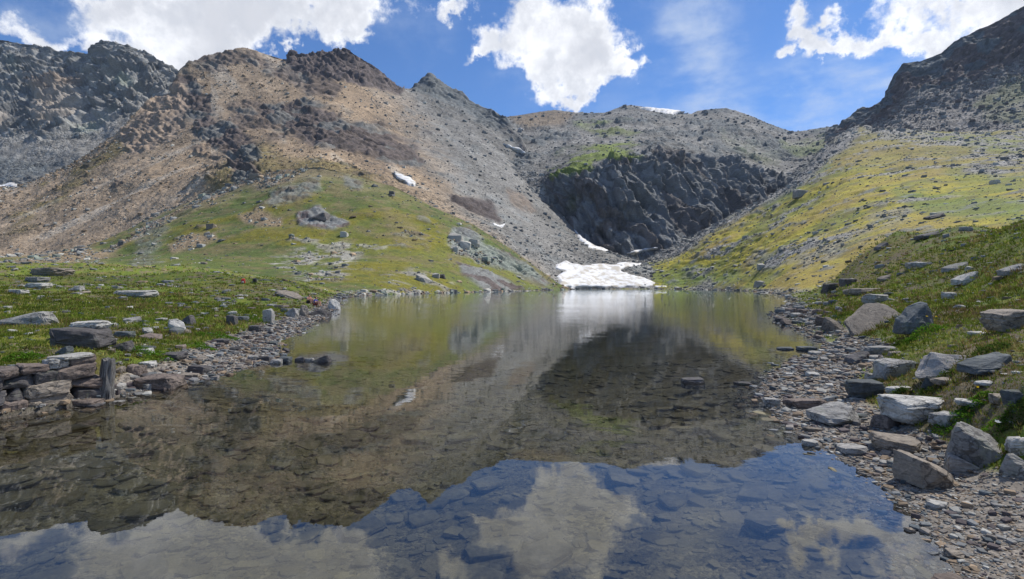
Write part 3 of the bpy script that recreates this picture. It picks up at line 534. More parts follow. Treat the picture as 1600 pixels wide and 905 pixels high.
# ------------------------------------------------------------------ lake water
def water_mat():
    m, T = mat_new('lake_water'); g = T.node('ShaderNodeNewGeometry'); pos = g.outputs['Position']
    x, y, z = T.sep(pos); at = T.node('ShaderNodeAttribute', attribute_name='Depth'); dep = T.sep(at.outputs['Color'])[0]
    r1 = T.noise(T.mapping(pos, (1, 2.6, 1)), 2.6, 3, .5); r2 = T.noise(T.mapping(pos, (1, 1.8, 1), (0,0,.4)), .55, 2, .5); r3 = T.noise(pos, 9, 2, .5)
    wind = T.m('MULTIPLY', T.ss(y, 5, 45, .04, 1.0), T.ss(T.noise(T.mapping(pos, (1,2.5,1)), .045, 3, .5), .35, .65, .55, 1.35))
    h = T.m('ADD', T.m('MULTIPLY', r1, T.m('MULTIPLY', wind, .0058)), T.m('MULTIPLY', r2, .0042)); h = T.m('ADD', h, T.m('MULTIPLY', r3, .00010))
    b = T.node('ShaderNodeBump'); b.inputs['Strength'].default_value = 1; b.inputs['Distance'].default_value = 1; T.put(b.inputs['Height'], h)
    fr = T.node('ShaderNodeFresnel'); fr.inputs['IOR'].default_value = 1.69; T.l.new(b.outputs[0], fr.inputs['Normal'])
    gl = T.node('ShaderNodeBsdfGlossy'); gl.inputs['Roughness'].default_value = .004; gl.inputs['Color'].default_value = (.97,.98,1,1); T.l.new(b.outputs[0], gl.inputs['Normal'])
    tr = T.node('ShaderNodeBsdfTransparent'); T.put(tr.inputs['Color'], T.mix(T.ss(dep, 0, 1.8), (.96, .97, .93, 1), (.55, .62, .42, 1)))
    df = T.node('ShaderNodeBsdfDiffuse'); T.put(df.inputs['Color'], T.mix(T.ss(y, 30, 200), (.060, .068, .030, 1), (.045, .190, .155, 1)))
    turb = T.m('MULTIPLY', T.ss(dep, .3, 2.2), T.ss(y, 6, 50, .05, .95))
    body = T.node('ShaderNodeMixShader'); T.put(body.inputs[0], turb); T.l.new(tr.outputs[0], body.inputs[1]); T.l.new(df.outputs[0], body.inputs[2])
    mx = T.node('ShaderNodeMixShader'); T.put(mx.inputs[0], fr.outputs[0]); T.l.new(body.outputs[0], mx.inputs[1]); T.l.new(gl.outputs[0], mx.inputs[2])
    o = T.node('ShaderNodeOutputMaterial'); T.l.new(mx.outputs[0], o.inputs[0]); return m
wxs = np.linspace(-260, 330, 160); wys = np.concatenate([np.linspace(-12, 12, 30), np.geomspace(12.5, 420, 90)])
wy_, wx_ = np.meshgrid(wys, wxs, indexing='ij'); wsd = poly_sd(wx_.ravel(), wy_.ravel(), LAKE)
dep = 2.3*(1-np.exp(-np.maximum(wsd, 0)/13))
wo_ = np_mesh('lake', np.stack([wx_.ravel(), wy_.ravel(), 0*wx_.ravel()], 1), grid_faces(len(wys), len(wxs)), water_mat(), {'Depth': np.stack([dep, dep, dep], 1)}, smooth=True); tag(wo_, kind='structure')
# ------------------------------------------------------------------ snow
def snow_mat():
    m, T = mat_new('old_snow'); g = T.node('ShaderNodeNewGeometry'); pos = g.outputs['Position']
    n = T.noise(T.mapping(pos, (1, .5, 2.5)), .16, 6, .6); n2 = T.noise(pos, 1.1, 5, .65)
    c = T.mix(T.ss(n, .44, .62), (.58, .59, .61, 1), (.36, .33, .28, 1)); c = T.mix(T.ss(n2, .62, .74, 0, .35), c, (.45, .40, .34, 1))
    b = T.node('ShaderNodeBump'); b.inputs['Distance'].default_value = .35; T.put(b.inputs['Height'], n2)
    p = T.node('ShaderNodeBsdfPrincipled'); T.put(p.inputs['Base Color'], c); p.inputs['Roughness'].default_value = .75; T.l.new(b.outputs[0], p.inputs['Normal'])
    o = T.node('ShaderNodeOutputMaterial'); T.l.new(p.outputs[0], o.inputs[0]); return m
MSNOW = snow_mat()
bpy.context.view_layer.update(); dg = bpy.context.evaluated_depsgraph_get()
lake_o = bpy.data.objects['lake']; lake_o.hide_viewport = True; bpy.context.view_layer.update()
dg = bpy.context.evaluated_depsgraph_get()
def ray(u, v):
    d = Vector(((u-CX)/F, 1, (HV-v)/F)).normalized(); ok, loc, nr, _, ob, _ = sc.ray_cast(dg, Vector((0, 0, H)), d)
    return (loc, nr, ob) if ok else (None, None, None)
def snow(poly, label, step=1.4, lift=1.1, wob=1.2):
    P_ = np.array(poly, float); lo = P_.min(0)-3; hi = P_.max(0)+3
    nu = max(int((hi[0]-lo[0])/step)+1, 6); nv = max(int((hi[1]-lo[1])/step*1.3)+1, 8)
    U, V = np.meshgrid(np.linspace(lo[0], hi[0], nu), np.linspace(lo[1], hi[1], nv))
    sdp = poly_sd(U.ravel(), V.ravel(), poly) + fbm(np.stack([U.ravel()/7, V.ravel()/3, 0*U.ravel()], 1), 3, int(lo[0]) % 97)*wob
    Y = np.full(U.size, np.nan)
    for k, (u, v) in enumerate(zip(U.ravel(), V.ravel())):
        if sdp[k] > -step*2.2:
            l, n_, o = ray(u, v)
            if l: Y[k] = l.y
    Yg = Y.reshape(U.shape); Ys = Yg.copy()
    for _ in range(3):                                          # snow bridges the small hollows
        st = np.stack([np.roll(np.roll(Ys, a, 0), b, 1) for a in (-1,0,1) for b in (-1,0,1)]); Ys = np.where(np.isnan(Yg), Yg, np.nanmean(st, 0))
    Ys = Ys.ravel(); s = Ys/F
    dist = Ys - s*lift*3.0*np.clip(sstep(sdp, -step, 2.5)*1.6-.6, -.6, 1)*2.2
    X = (U.ravel()-CX)/F*Ys; Z = H+(HV-V.ravel())/F*Ys
    vs = np.stack([X, dist, Z + s*lift*(sstep(sdp, -step, 3)*1.3-.5)], 1)
    ok = ~np.isnan(Ys) & (sdp > -step*1.6); f = grid_faces(nv, nu); f = f[ok[f].all(1)]
    used = np.unique(f); mp = np.full(len(vs), -1); mp[used] = np.arange(len(used))
    o = np_mesh('snow_patch', vs[used], mp[f][:, ::-1], MSNOW, smooth=True); tag(o, label, 'snow patch'); return o
with np.errstate(all='ignore'):
  import warnings; warnings.simplefilter('ignore')
  snow([(868,413),(884,407),(896,411),(912,414),(935,411),(962,413),(972,409),(1002,411),(1001,415),(980,417),(970,423),(983,428),(1000,432),(1012,436),(1024,442),(1018,448),(960,449.5),(893,450),(880,446),(868,432),(882,424),(868,420)], 'largest snowfield, dirty white, reaching the far end of the lake', 1.6, 1.0)
  snow([(616,267),(622,269),(633,275),(640,276),(649,284),(649,292),(637,289),(622,281),(616,275)], 'blocky white snow patch on the brown scree above the green hill')
  snow([(784,223),(794,227),(804,230),(810,231),(823,239),(818,241),(805,237),(794,231)], 'slanting white snow strip on the grey slope below the pointed peak', 1.2)
  snow([(990,168.5),(1010,168),(1040,171),(1081,175.5),(1081,178),(1050,178.5),(1015,174)], 'long thin snow streak just under the summit of the back mountain', 1.3)
  snow([(895,356),(902,362),(912,372),(930,383),(950,390),(955,394),(938,393),(920,388),(904,374)], 'thin curved snow ribbon between dark cliff foot and grey scree', 1.2)
  snow([(978,396),(990,391),(1008,388),(1030,386),(1027,390),(1006,394),(990,399)], 'narrow snow band at the lowest foot of the dark cliff', 1.2)
  snow([(-20,288),(8,289),(20,285),(36,289),(24,294),(-20,296)], 'snow patch at the left edge where grey scree meets brown slope', 1.3)
  snow([(808,201),(814,200),(822,204),(812,206)], 'tiny snow fleck high on the slope left of the back mountain', 1.0)
  snow([(765,346),(780,351),(790,349),(786,356),(772,353)], 'small snow remnant under the dark brown outcrop on the scree', 1.0)
  snow([(1024,445),(1042,446.5),(1041,449.5),(1022,449.5)], 'small low snow scrap by the far shore right of the big snowfield', 1.0, .8)
lake_o.hide_viewport = False
# ------------------------------------------------------------------ stone materials
def stone_mat(name, c1, c2, c3, scale=6, bump=.02, attr=False, veins=False, lichen=.0, rough=.85):
    m, T = mat_new(name); g = T.node('ShaderNodeNewGeometry'); oi = T.node('ShaderNodeObjectInfo')
    off = T.node('ShaderNodeVectorMath', operation='MULTIPLY_ADD'); T.put(off.inputs[0], T.comb(oi.outputs['Random'], oi.outputs['Random'], oi.outputs['Random'])); off.inputs[1].default_value = (37, 53, 71); T.put(off.inputs[2], g.outputs['Position'])
    pos = off.outputs[0]
    n1 = T.noise(pos, scale*.5, 6, .6, dist=.6); n2 = T.noise(pos, scale*4, 5, .7); lay_ = T.noise(T.mapping(pos, (1, 1, 7), (.3, .25, .1)), scale*1.4, 5, .6)
    if attr:
        a = T.node('ShaderNodeAttribute', attribute_name='Col'); c = a.outputs['Color']
    else:
        c = T.mix(T.ss(n1, .38, .62), (*c1, 1), (*c2, 1)); c = T.mix(T.m('MULTIPLY', T.ss(lay_, .5, .68), .55), c, (*c3, 1))
        br = T.m('MULTIPLY_ADD', oi.outputs['Random'], .45, .78); c = T.mix(1.0, c, T.comb(br, br, br), 'MULTIPLY')
    sp = T.m('MULTIPLY_ADD', n2, 1.3, .35); c = T.mix(1.0, c, T.comb(sp, sp, sp), 'MULTIPLY')
    pit = T.ss(T.voro(pos, scale*7), .0, .22, 1, 0); c = T.mix(T.m('MULTIPLY', pit, .45), c, (.05, .05, .048, 1))
    if lichen:
        l = T.m('MULTIPLY', T.ss(T.noise(pos, scale*.8, 5, .7), .55, .62), lichen); c = T.mix(l, c, (.20, .23, .14, 1))
    if veins:
        vv_ = T.ss(T.m('ABSOLUTE', T.m('SUBTRACT', T.noise(pos, scale*.45, 4, .6), .5)), .006, .022, 1, 0); c = T.mix(T.m('MULTIPLY', vv_, .6), c, (.05, .045, .04, 1))
    h = T.m('ADD', T.m('MULTIPLY', n1, 1.2), T.m('ADD', T.m('MULTIPLY', n2, .45), T.m('MULTIPLY', lay_, .7)))
    b = T.node('ShaderNodeBump'); b.inputs['Distance'].default_value = bump; T.put(b.inputs['Height'], h)
    p = T.node('ShaderNodeBsdfPrincipled'); T.put(p.inputs['Base Color'], c); p.inputs['Roughness'].default_value = rough; p.inputs['Specular IOR Level'].default_value = .3
    T.l.new(b.outputs[0], p.inputs['Normal']); o = T.node('ShaderNodeOutputMaterial'); T.l.new(p.outputs[0], o.inputs[0]); return m
MS = dict(
 grey=stone_mat('grey_schist', (.27,.258,.235), (.35,.335,.30), (.14,.135,.13), lichen=.25, veins=True),
 pale=stone_mat('pale_gneiss', (.47,.45,.40), (.38,.365,.325), (.22,.21,.19), veins=True),
 tan=stone_mat('tan_schist', (.30,.255,.20), (.23,.195,.155), (.14,.115,.09), veins=True),
 dark=stone_mat('dark_schist', (.085,.078,.075), (.125,.115,.11), (.045,.042,.04), lichen=.2),
 slate=stone_mat('blue_slate', (.092,.103,.104), (.145,.153,.15), (.05,.055,.056), lichen=.25),
 brown=stone_mat('brown_schist', (.155,.120,.100), (.205,.165,.135), (.085,.068,.058), veins=True),
 speck=stone_mat('speckled_granite', (.38,.35,.31), (.30,.275,.245), (.42,.40,.37), scale=9, bump=.03),
 wet=stone_mat('sunken_slab', (.165,.146,.092), (.205,.182,.122), (.085,.077,.05), scale=5, bump=.012),
 many=stone_mat('small_stones', None, None, None, scale=14, attr=True, bump=.006),
 far=stone_mat('far_boulders', None, None, None, scale=.9, attr=True, bump=.15))
# ------------------------------------------------------------------ stone shapes
def hull(pts, sub=0, rough=.0, seed=0, bevel=0.0):
    bm = bmesh.new()
    for p in pts: bm.verts.new(p)
    r = bmesh.ops.convex_hull(bm, input=bm.verts)
    bmesh.ops.delete(bm, geom=[v for v in bm.verts if not v.link_faces], context='VERTS')
    if bevel: bmesh.ops.bevel(bm, geom=list(bm.edges), offset=bevel, segments=1, affect='EDGES', profile=.5, clamp_overlap=True)
    bmesh.ops.triangulate(bm, faces=bm.faces)
    for _ in range(sub): bmesh.ops.subdivide_edges(bm, edges=bm.edges, cuts=1, use_grid_fill=True); bmesh.ops.triangulate(bm, faces=bm.faces)
    bm.normal_update()
    if sub and rough:
        co = np.array([v.co[:] for v in bm.verts]); no = np.array([v.normal[:] for v in bm.verts])
        f1, _ = facets(co*3.1+seed, seed); n = fbm(co*5+seed, 3, seed)
        lay_ = np.abs(((co[:,2]*7+fbm(co*1.5+seed, 2, seed)*1.6) % 1)-.5)*2
        d = f1*rough*.9+n*rough*.55+(lay_-.5)*rough*.5
        for v, q in zip(bm.verts, co+no*d[:,None]): v.co = q
    V = np.array([v.co[:] for v in bm.verts]); bm.verts.index_update(); Fc = np.array([[v.index for v in f.verts] for f in bm.faces]); bm.free(); return V, Fc
def shape_pts(kind, r):
    if kind == 'block':
        p = [((sx*(.5-r.uniform(0,.16)), sy*(.5-r.uniform(0,.18)), z*(1-r.uniform(0,.28)) if z else 0)) for sx in (-1,1) for sy in (-1,1) for z in (0,1)]
        p += [(r.uniform(-.5,.5), -.5, r.uniform(.2,.7)), (r.uniform(-.5,.5), .5, r.uniform(.2,.7)), (-.5, r.uniform(-.3,.3), r.uniform(.2,.6)), (.5, r.uniform(-.3,.3), r.uniform(.2,.6)), (r.uniform(-.2,.2), r.uniform(-.2,.2), 1)]
    elif kind == 'slab':
        n = r.randint(6, 8); p = []
        for k in range(n):
            a = 2*math.pi*(k+r.uniform(-.3,.3))/n; q = r.uniform(.78,1.0)*.5; ex = abs(math.cos(a))**.6*math.copysign(1, math.cos(a)); ey = abs(math.sin(a))**.6*math.copysign(1, math.sin(a))
            zt = 1-r.uniform(0,.25); p += [(ex*q*.93, ey*q*.93, zt), (ex*q, ey*q, zt*r.uniform(.35,.75)), (ex*q*.82, ey*q*.82, 0)]
    elif kind == 'wedge':
        p = [(-.5,-.4,.0),(.5,-.35,.0),(-.45,.45,0),(.5,.4,0),(-.48,-.3,.35),(-.42,.4,.45),(.30,-.25,1),(.42,.3,.92),(.5,-.1,.55),(-.1,-.5,.35),(0,.42,.75)]
        p = [(a+r.uniform(-.06,.06), b+r.uniform(-.06,.06), c*(1+r.uniform(-.08,.08))) for a,b,c in p]
    elif kind == 'leaf':                                          # long block sloping down to one side
        p = [(-.5,-.2,0),(-.42,.4,0),(.5,-.1,0),(.42,.45,0),(-.5,-.15,.92),(-.32,.42,1),(-.28,-.42,.55),(.46,-.25,.28),(.5,.3,.42),(.1,-.5,.0),(.12,.45,.85),(-.05,-.38,.62),(.5,.1,.2)]
        p = [(a+r.uniform(-.03,.03), b+r.uniform(-.03,.03), c) for a,b,c in p]
    else:
        p = []
        for k in range(16):
            a = r.uniform(0, 2*math.pi); z = r.uniform(-1, 1); q = math.sqrt(1-z*z); s = r.uniform(.85, 1)
            p.append((math.cos(a)*q*.5*s, math.sin(a)*q*.5*s, .5+.5*z*s))
    return p
def norm(V):
    lo, hi = V.min(0), V.max(0); V = V.copy(); V[:,:2] = (V[:,:2]-(lo[:2]+hi[:2])/2)/(hi[:2]-lo[:2]); V[:,2] = (V[:,2]-lo[2])/(hi[2]-lo[2]); return V
def mesh_of(name, V, Fc, mat):
    me = bpy.data.meshes.new(name); me.from_pydata(V.tolist(), [], Fc.tolist()); me.materials.append(mat); me.update(); return me
LIB = {}
def lib(kind, k, detail=0):
    key = (kind, k, detail)
    if key not in LIB:
        r = random.Random(hash((kind.__len__(), k, 11)) & 0xffff); V, Fc = hull(shape_pts(kind, r), sub=detail, rough=.035*bool(detail)+.02*(detail > 1), seed=k*7+3, bevel=.03 if detail else 0)
        LIB[key] = (norm(V), Fc)
    return LIB[key]
MESHES = {}
def lib_mesh(kind, k, detail, mk):
    key = (kind, k, detail, mk)
    if key not in MESHES:
        V, Fc = lib(kind, k, detail); MESHES[key] = mesh_of('stone_'+kind, V, Fc, MS[mk])
    return MESHES[key]
def link(name, me, loc, scale, rot, label=None, cat=None, group=None, parent=None):
    o = bpy.data.objects.new(name, me); o.location = loc; o.scale = scale; o.rotation_euler = rot; COL.objects.link(o); o.parent = parent
    return tag(o, label, cat, group)
def rock(u, v, wpx, hpx, kind, mk, label, k=0, rz=0.0, tx=0.0, ty=0.0, dr=.75, sink=.12, thick=None, name='boulder', cat='boulder', D=None, z=None, group=None, detail=2):
    if D is None: x, y, gz = hit(u, v)
    else: x, y = (u-CX)/F*D, D; gz = float(ground([x], [y])[0]) if z is None else z
    s = y/F; wd = wpx*s; dp = wd*dr; th = max((v-HV)/F, 0)
    hh = max((hpx*s-dp*th*.75), wd*.14)
    yc = y+dp*.45; x = x/y*yc
    if thick: hh = wd*thick
    key = ('hero', kind, k, mk)
    if key not in MESHES:
        r = random.Random(k*31+7); V, Fc = hull(shape_pts(kind, r), sub=detail, rough=.05, seed=k*3+1, bevel=.035); MESHES[key] = mesh_of(name, norm(V), Fc, MS[mk])
    gz2 = min(gz, float(ground([x], [yc])[0])+.3*hh) if z is None else gz
    return link(name, MESHES[key], (x, yc, gz2-sink*hh), (wd, dp, hh*(1+sink)), (tx, ty, rz), label, cat, group)
R_ = rock
# ---- boulders of the right shore
R_(1448,768,88,70,'leaf','tan','tan-grey block with a dark right face, lowest large boulder on the right gravel',3,rz=.45,ty=.05,dr=.9,sink=.05)
R_(1527,738,92,76,'leaf','grey','long grey wedge with a dark underside at the edge of the bright green clump',5,rz=-.35,ty=.18,dr=.6,sink=.08)
R_(1430,668,100,56,'slab','pale','broad pale flat-topped slab, largest on the right shore, with a dark front edge',2,rz=.2,ty=.04,dr=.75,sink=.03)
R_(1404,617,38,15,'slab','pale','small white slab leaning on the back of the broad pale slab',4,rz=.2,tx=-.1,dr=.7)
R_(1308,668,74,42,'wedge','grey','violet-grey slab tilted up over its dark hollow front near the water edge',1,rz=.25,ty=.06,dr=.8,sink=.02)
R_(1398,713,68,38,'slab','tan','cream flat-topped slab between the two large grey blocks and the water',6,rz=-.35,ty=.12,dr=.8)
R_(1352,626,64,36,'slab','slate','dark blue-grey layered boulder on the right gravel with a pale sloping top',7,rz=.1,ty=-.05,dr=.6,sink=0)
R_(1396,592,56,34,'block','grey','upright grey block with a light top standing in the grass margin',8,rz=.1,dr=.6)
R_(1467,592,88,48,'round','speck','cream speckled rounded boulder sunk in the grass of the right bank',9,rz=.2,ty=-.22,dr=.8,sink=.3)
R_(1545,586,84,36,'wedge','slate','dark slate boulder with a pointed left end beside the speckled boulder',10,rz=.15,dr=.55,sink=.1)
R_(1420,582,28,18,'block','slate','small blue-grey stone squeezed between the speckled boulder and the dark slate',11,D=None,dr=.6)
R_(1374,558,46,19,'slab','grey','grey slab with white top and dark overhanging front above the stony beach',12,rz=.05,dr=.7,sink=0)
R_(1341,568,38,20,'wedge','dark','small dark pointed rock left of the white-topped slab',13,rz=.2,dr=.7)
R_(1362,520,112,52,'slab','tan','large pinkish fissured slab leaning steeply against the green-black boulder',14,rz=.35,ty=-.42,tx=.62,dr=.62,sink=-.35,thick=.16)
R_(1430,524,56,54,'wedge','slate','green-black square boulder at the head of the stony beach',15,rz=.1,dr=.7,sink=.05)
R_(1370,476,36,17,'slab','pale','pale green-grey slab lying on the turf above the fissured slab',16,rz=.1,dr=.7)
R_(1580,518,76,36,'slab','tan','wide smooth tan boulder at the right edge of the photo beside the dirt path',17,rz=.1,ty=-.05,dr=.7,sink=.05)
R_(1512,444,36,20,'wedge','pale','pale yellow-white boulder alone on the upper right turf',18,dr=.8)
R_(1300,520,36,22,'leaf','tan','tan slanting slab at the end of the heap of beach stones',19,rz=-.5,ty=.3,dr=.5)
R_(1286,510,28,14,'slab','brown','thin brown slab tipped on the turf edge behind the tan slanting slab',20,rz=-.4,ty=.25,dr=.6)
R_(1257,640,66,17,'slab','brown','long low dark plank-shaped rock lying on the gravel near the waterline',21,rz=-.03,dr=.28,sink=.05)
R_(1206,637,27,16,'slab','grey','pale flat stone at the very tip of the gravel beside the plank-shaped rock',22,dr=.8)
R_(1386,672,40,28,'block','brown','purple-brown block left of and below the broad pale slab',23,rz=.3,dr=.8)
R_(1478,668,44,28,'block','grey','blue-grey angular block at the right foot of the broad pale slab',24,rz=.2,dr=.8)
R_(1503,744,44,36,'wedge','grey','squat grey block wedged between the two largest grey boulders',25,rz=2.8,dr=.8)
R_(1588,750,44,36,'leaf','grey','grey slanting slab at the right edge of the photo beside the gravel',26,rz=-.8,ty=.3,dr=.4)
R_(1596,722,50,40,'slab','pale','white-grey slab at the right edge behind the slanting slab',27,dr=.7)
R_(1463,798,30,18,'slab','pale','pale rounded stone alone on the gravel below the notched block',28,dr=.75)
R_(1490,878,30,22,'round','tan','cream rounded stone at the waterline in the lower right',29,dr=.8,sink=.2)
R_(1480,925,62,40,'round','brown','brown-red rock cut by the bottom edge of the photo',30,dr=.9,sink=.2,D=3.02)
R_(1422,842,16,22,'block','tan','small brown cube of stone standing in the water with its own reflection',31,dr=.8,sink=.1,D=3.75,z=-.06)
R_(1265,700,24,14,'slab','pale','cream stone at the waterline where the reflected sky begins',32,dr=.8)
R_(1330,712,24,9,'slab','tan','small cream plate on gravel between the waterline and the boulders',33,dr=.8)
R_(1352,742,22,10,'slab','tan','rust-edged flat stone lying against the left foot of the notched block',34,dr=.8)
R_(1562,632,28,18,'slab','tan','apricot-coloured stone in the leafy hollow of the right bank',35,dr=.8)
R_(1590,640,38,28,'block','slate','blue-black rock in the bright plants at the right edge',36,dr=.8)
R_(1455,612,30,22,'leaf','slate','blue-grey leaning plate in front of the peaty hollow',37,rz=-.5,ty=.35,dr=.4)
R_(1480,604,40,14,'slab','tan','thin buff slab resting above the blue-grey leaning plate',38,rz=-.1,dr=.7)
R_(1545,606,44,10,'slab','pale','narrow whitish slab above the bright green cushion plants',39,dr=.5)
R_(1345,462,46,12,'slab','tan','low buff outcrop above the fissured slab on the right turf',40,rz=.2,dr=.9)
R_(1300,458,26,16,'block','dark','dark rock near the lake end of the right turf bank',41,dr=.9)
R_(1325,447,22,12,'block','dark','dark rock further up the turf from the near one by the lake',42,dr=.9)
R_(1455,372,46,14,'wedge','dark','dark outcrop on the crest of the right bank, the left one of two',43,dr=.8)
R_(1560,346,70,16,'wedge','slate','dark outcrop on the crest of the right bank by the right edge',44,dr=.6)
R_(1440,420,44,11,'slab','grey','grey split slab on the middle of the right turf bank',45,dr=.8)
R_(1495,425,36,16,'wedge','grey','pointed grey slab on the turf right of the split slab',46,rz=.3,dr=.8)
R_(1585,430,40,18,'wedge','grey','grey slab tip rising from the turf near the right edge',47,dr=.7)
R_(1510,362,20,8,'slab','pale','bright flat stone just below the crest of the right bank',48,dr=.8)
R_(1383,440,20,10,'wedge','tan','small buff pointed stone left of the pale yellow boulder',49,dr=.8)
R_(1483,470,22,14,'slab','pale','white lichened stone on the turf left of the dirt path',50,dr=.8)
# rocks standing in the lake
R_(1081,602,36,18,'block','dark','larger dark rock rising from the open water',51,D=9.6,z=-.10,dr=.8,sink=.2)
R_(1161,604,26,13,'block','dark','smaller dark rock in the water nearer the right shore',52,D=9.4,z=-.08,dr=.8,sink=.2)
R_(1222,506,20,9,'slab','dark','dark flat stone at the outer tip of the stony point',53,D=26,z=-.06,dr=.8)
R_(1226,548,26,8,'slab','slate','wet blue-grey slab just off the stony beach',54,D=14.6,z=-.05,dr=.8)
R_(1258,549,30,10,'slab','slate','wet dark slab at the mouth of the little inlet',55,D=14.4,z=-.04,dr=.8)
# ---- left side
BIG = R_(130,560,76,40,'block','dark','big dark cracked boulder behind the wall on the left bank',60,rz=.2,dr=.8,sink=.05,D=9.6)
R_(140,527,60,22,'slab','pale','pale lichened slab resting on top of the big dark boulder',61,rz=.1,dr=.7,D=BIG.location.y-.05,z=BIG.location.z+BIG.scale.z*.86,thick=.2)
R_(195,530,28,13,'slab','slate','blue-grey flat stone right of the big dark boulder',62,dr=.7)
R_(190,550,34,18,'wedge','dark','dark grey rock just behind the top of the wooden post',63,dr=.7)
R_(100,556,22,16,'wedge','slate','pale blue pointed stone on turf above the wall',64,dr=.8)
R_(40,510,84,24,'wedge','grey','long streaky grey outcrop in the grass at the left edge',65,rz=.1,dr=.5,sink=.2)
R_(215,466,64,13,'slab','pale','pale smooth slab lying flat in the middle of the left meadow',66,dr=.6)
R_(62,452,34,10,'slab','pale','front pale slab of the pair in the left meadow',67,dr=.8)
R_(60,443,30,10,'slab','grey','rear grey-white slab of the pair in the left meadow',68,dr=.8)
R_(74,431,64,13,'slab','tan','buff double slab near the back of the left meadow',69,dr=.6)
R_(30,462,26,9,'slab','pale','whitish stone left of and below the pair of meadow slabs',70,dr=.8)
R_(120,455,20,9,'wedge','grey','small grey stone right of the pair of meadow slabs',71,dr=.8)
R_(250,612,66,30,'block','brown','dark purple-brown boulder on the left waterline, the largest there',72,rz=.1,dr=.7,sink=.15)
R_(311,586,32,18,'block','dark','round dark rock on the gravel right of the largest waterline boulder',73,dr=.8)
R_(293,593,38,10,'slab','tan','low reddish slab between the two dark waterline rocks',74,dr=.6)
R_(271,563,40,14,'slab','dark','dark smooth-backed rock where grass meets gravel',75,dr=.6)
R_(212,586,30,17,'wedge','brown','plum-coloured pointed rock near the wooden post',76,dr=.8)
R_(232,576,24,12,'slab','pale','light stone right of the plum-coloured pointed rock',77,dr=.8)
R_(127,638,60,16,'slab','brown','low brown hump of rock at the wall foot on the gravel',78,dr=.5,sink=.4)
R_(49,644,26,11,'slab','tan','orange-tan flat stone on the narrow gravel below the wall',79,dr=.8,sink=0)
R_(146,643,28,9,'slab','dark','dark flat stone just in the water below the wall',80,dr=.7,D=7.7,z=-.03)
R_(186,638,20,6,'slab','grey','thin grey stone in the shallows right of the dark flat one',81,dr=.7,D=8.0,z=-.03)
R_(420,506,16,24,'block','grey','upright pale stone at the back of the left beach',82,dr=.8)
R_(363,510,16,18,'block','dark','dark rounded stone standing in the green strip behind the left beach',83,dr=.8)
R_(400,519,22,11,'slab','dark','dark-fronted slab at the top of the left beach',84,dr=.8)
R_(345,538,26,9,'slab','dark','long dark slab lying on the middle of the left beach',85,dr=.5)
R_(275,516,34,16,'leaf','pale','pale slanting stone in the turf above the left beach',86,rz=-.4,ty=.2,dr=.5)
R_(293,508,20,16,'wedge','dark','dark rock right of the pale slanting stone',87,dr=.8)
R_(455,496,26,17,'wedge','grey','light grey leaning rock at the landward side of the left beach',88,rz=-.5,ty=.2,dr=.6)
R_(474,494,18,17,'leaf','tan','tan leaning rock right of the light grey one',89,rz=-.6,ty=.3,dr=.5)
R_(497,494,38,12,'wedge','dark','low black rock jutting into the water below the seated people',90,dr=.7,sink=.2)
R_(450,466,50,11,'leaf','tan','long tan slanting outcrop on the turf left of the seated people',91,rz=-.35,ty=.12,dr=.5)
R_(521,484,24,15,'leaf','pale','white-edged leaning slab at the tip of the rocky point',92,rz=-.5,ty=.3,dr=.5)
R_(503,567,30,16,'wedge','dark','black pointed rock at the outer end of the little spit',93,D=12.2,z=-.06,dr=.6,sink=.15)
R_(447,551,12,9,'round','dark','small dark rock just inside the base of the little spit',94,D=14.2,z=-.04,dr=.8)
for k, (u_, v_, w_, h_, mk, lb) in enumerate([(415,562,22,12,'dark','blackish stone where the little spit leaves the beach'),(432,566,18,11,'grey','grey stone second along the little spit'),(446,563,20,12,'slate','blue-grey stone third along the little spit'),(470,562,16,10,'dark','dark stone fourth along the little spit'),(484,562,14,8,'grey','pale stone next to the black tip of the little spit')]):
    R_(u_,v_,w_,h_,'block',mk,lb,95+k,D=WD(v_)*.98,z=-.04,dr=.8)
# ---- boulders on the hills, found by sight line
def far_rock(u, v, wpx, hpx, kind, mk, label, k, rz=0.0, dr=.8):
    l, n_, o = ray(u, v)
    if not l: return
    s = l.y/F; wd = wpx*s; hh = hpx*s
    key = ('far', kind, k, mk)
    r = random.Random(k*17+5); V, Fc = hull(shape_pts(kind, r), sub=1, rough=.05, seed=k, bevel=.03); MESHES[key] = mesh_of('boulder', norm(V), Fc, MS[mk])
    link('boulder', MESHES[key], (l.x, l.y+wd*dr*.2, l.z-hh*.35), (wd, wd*dr, hh*1.3), (0, 0, rz), label, 'boulder')
far_rock(400,278,22,8,'slab','tan','flat tan boulder high on the left green hill',110)
far_rock(662,440,26,13,'leaf','grey','grey split boulder above the shore of the left hill',111,rz=.3)
far_rock(681,434,12,8,'block','grey','smaller grey rock right of the split boulder on the left hill',112)
far_rock(691,435,10,7,'block','dark','dark little rock beside the smaller grey one on the left hill',113)
far_rock(329,357,14,8,'block','tan','buff boulder on the skyline of the bare patch on the left hill',114)
far_rock(318,413,9,4,'slab','tan','orange flat stone in the lower grass of the left hill',115)
far_rock(537,370,12,9,'block','pale','pale boulder below the dark outcrop of the left hill',116)
far_rock(612,305,10,7,'block','dark','dark boulder on the upper edge of the left hill',117)
far_rock(497,343,30,12,'wedge','dark','blackish ledge in the dark outcrop of the left hill',118)
far_rock(712,378,24,16,'block','grey','large pale block at the top of the rocky rib',119)
far_rock(726,388,20,13,'block','pale','white block in the middle of the rocky rib',120)
far_rock(741,384,18,11,'slab','grey','grey slab on the right of the rocky rib',121)
far_rock(712,393,9,9,'block','pale','isolated white cube of rock left of the rocky rib',122)
far_rock(1253,306,22,12,'block','grey','large grey boulder on the green strip below the talus of the right slope',123)
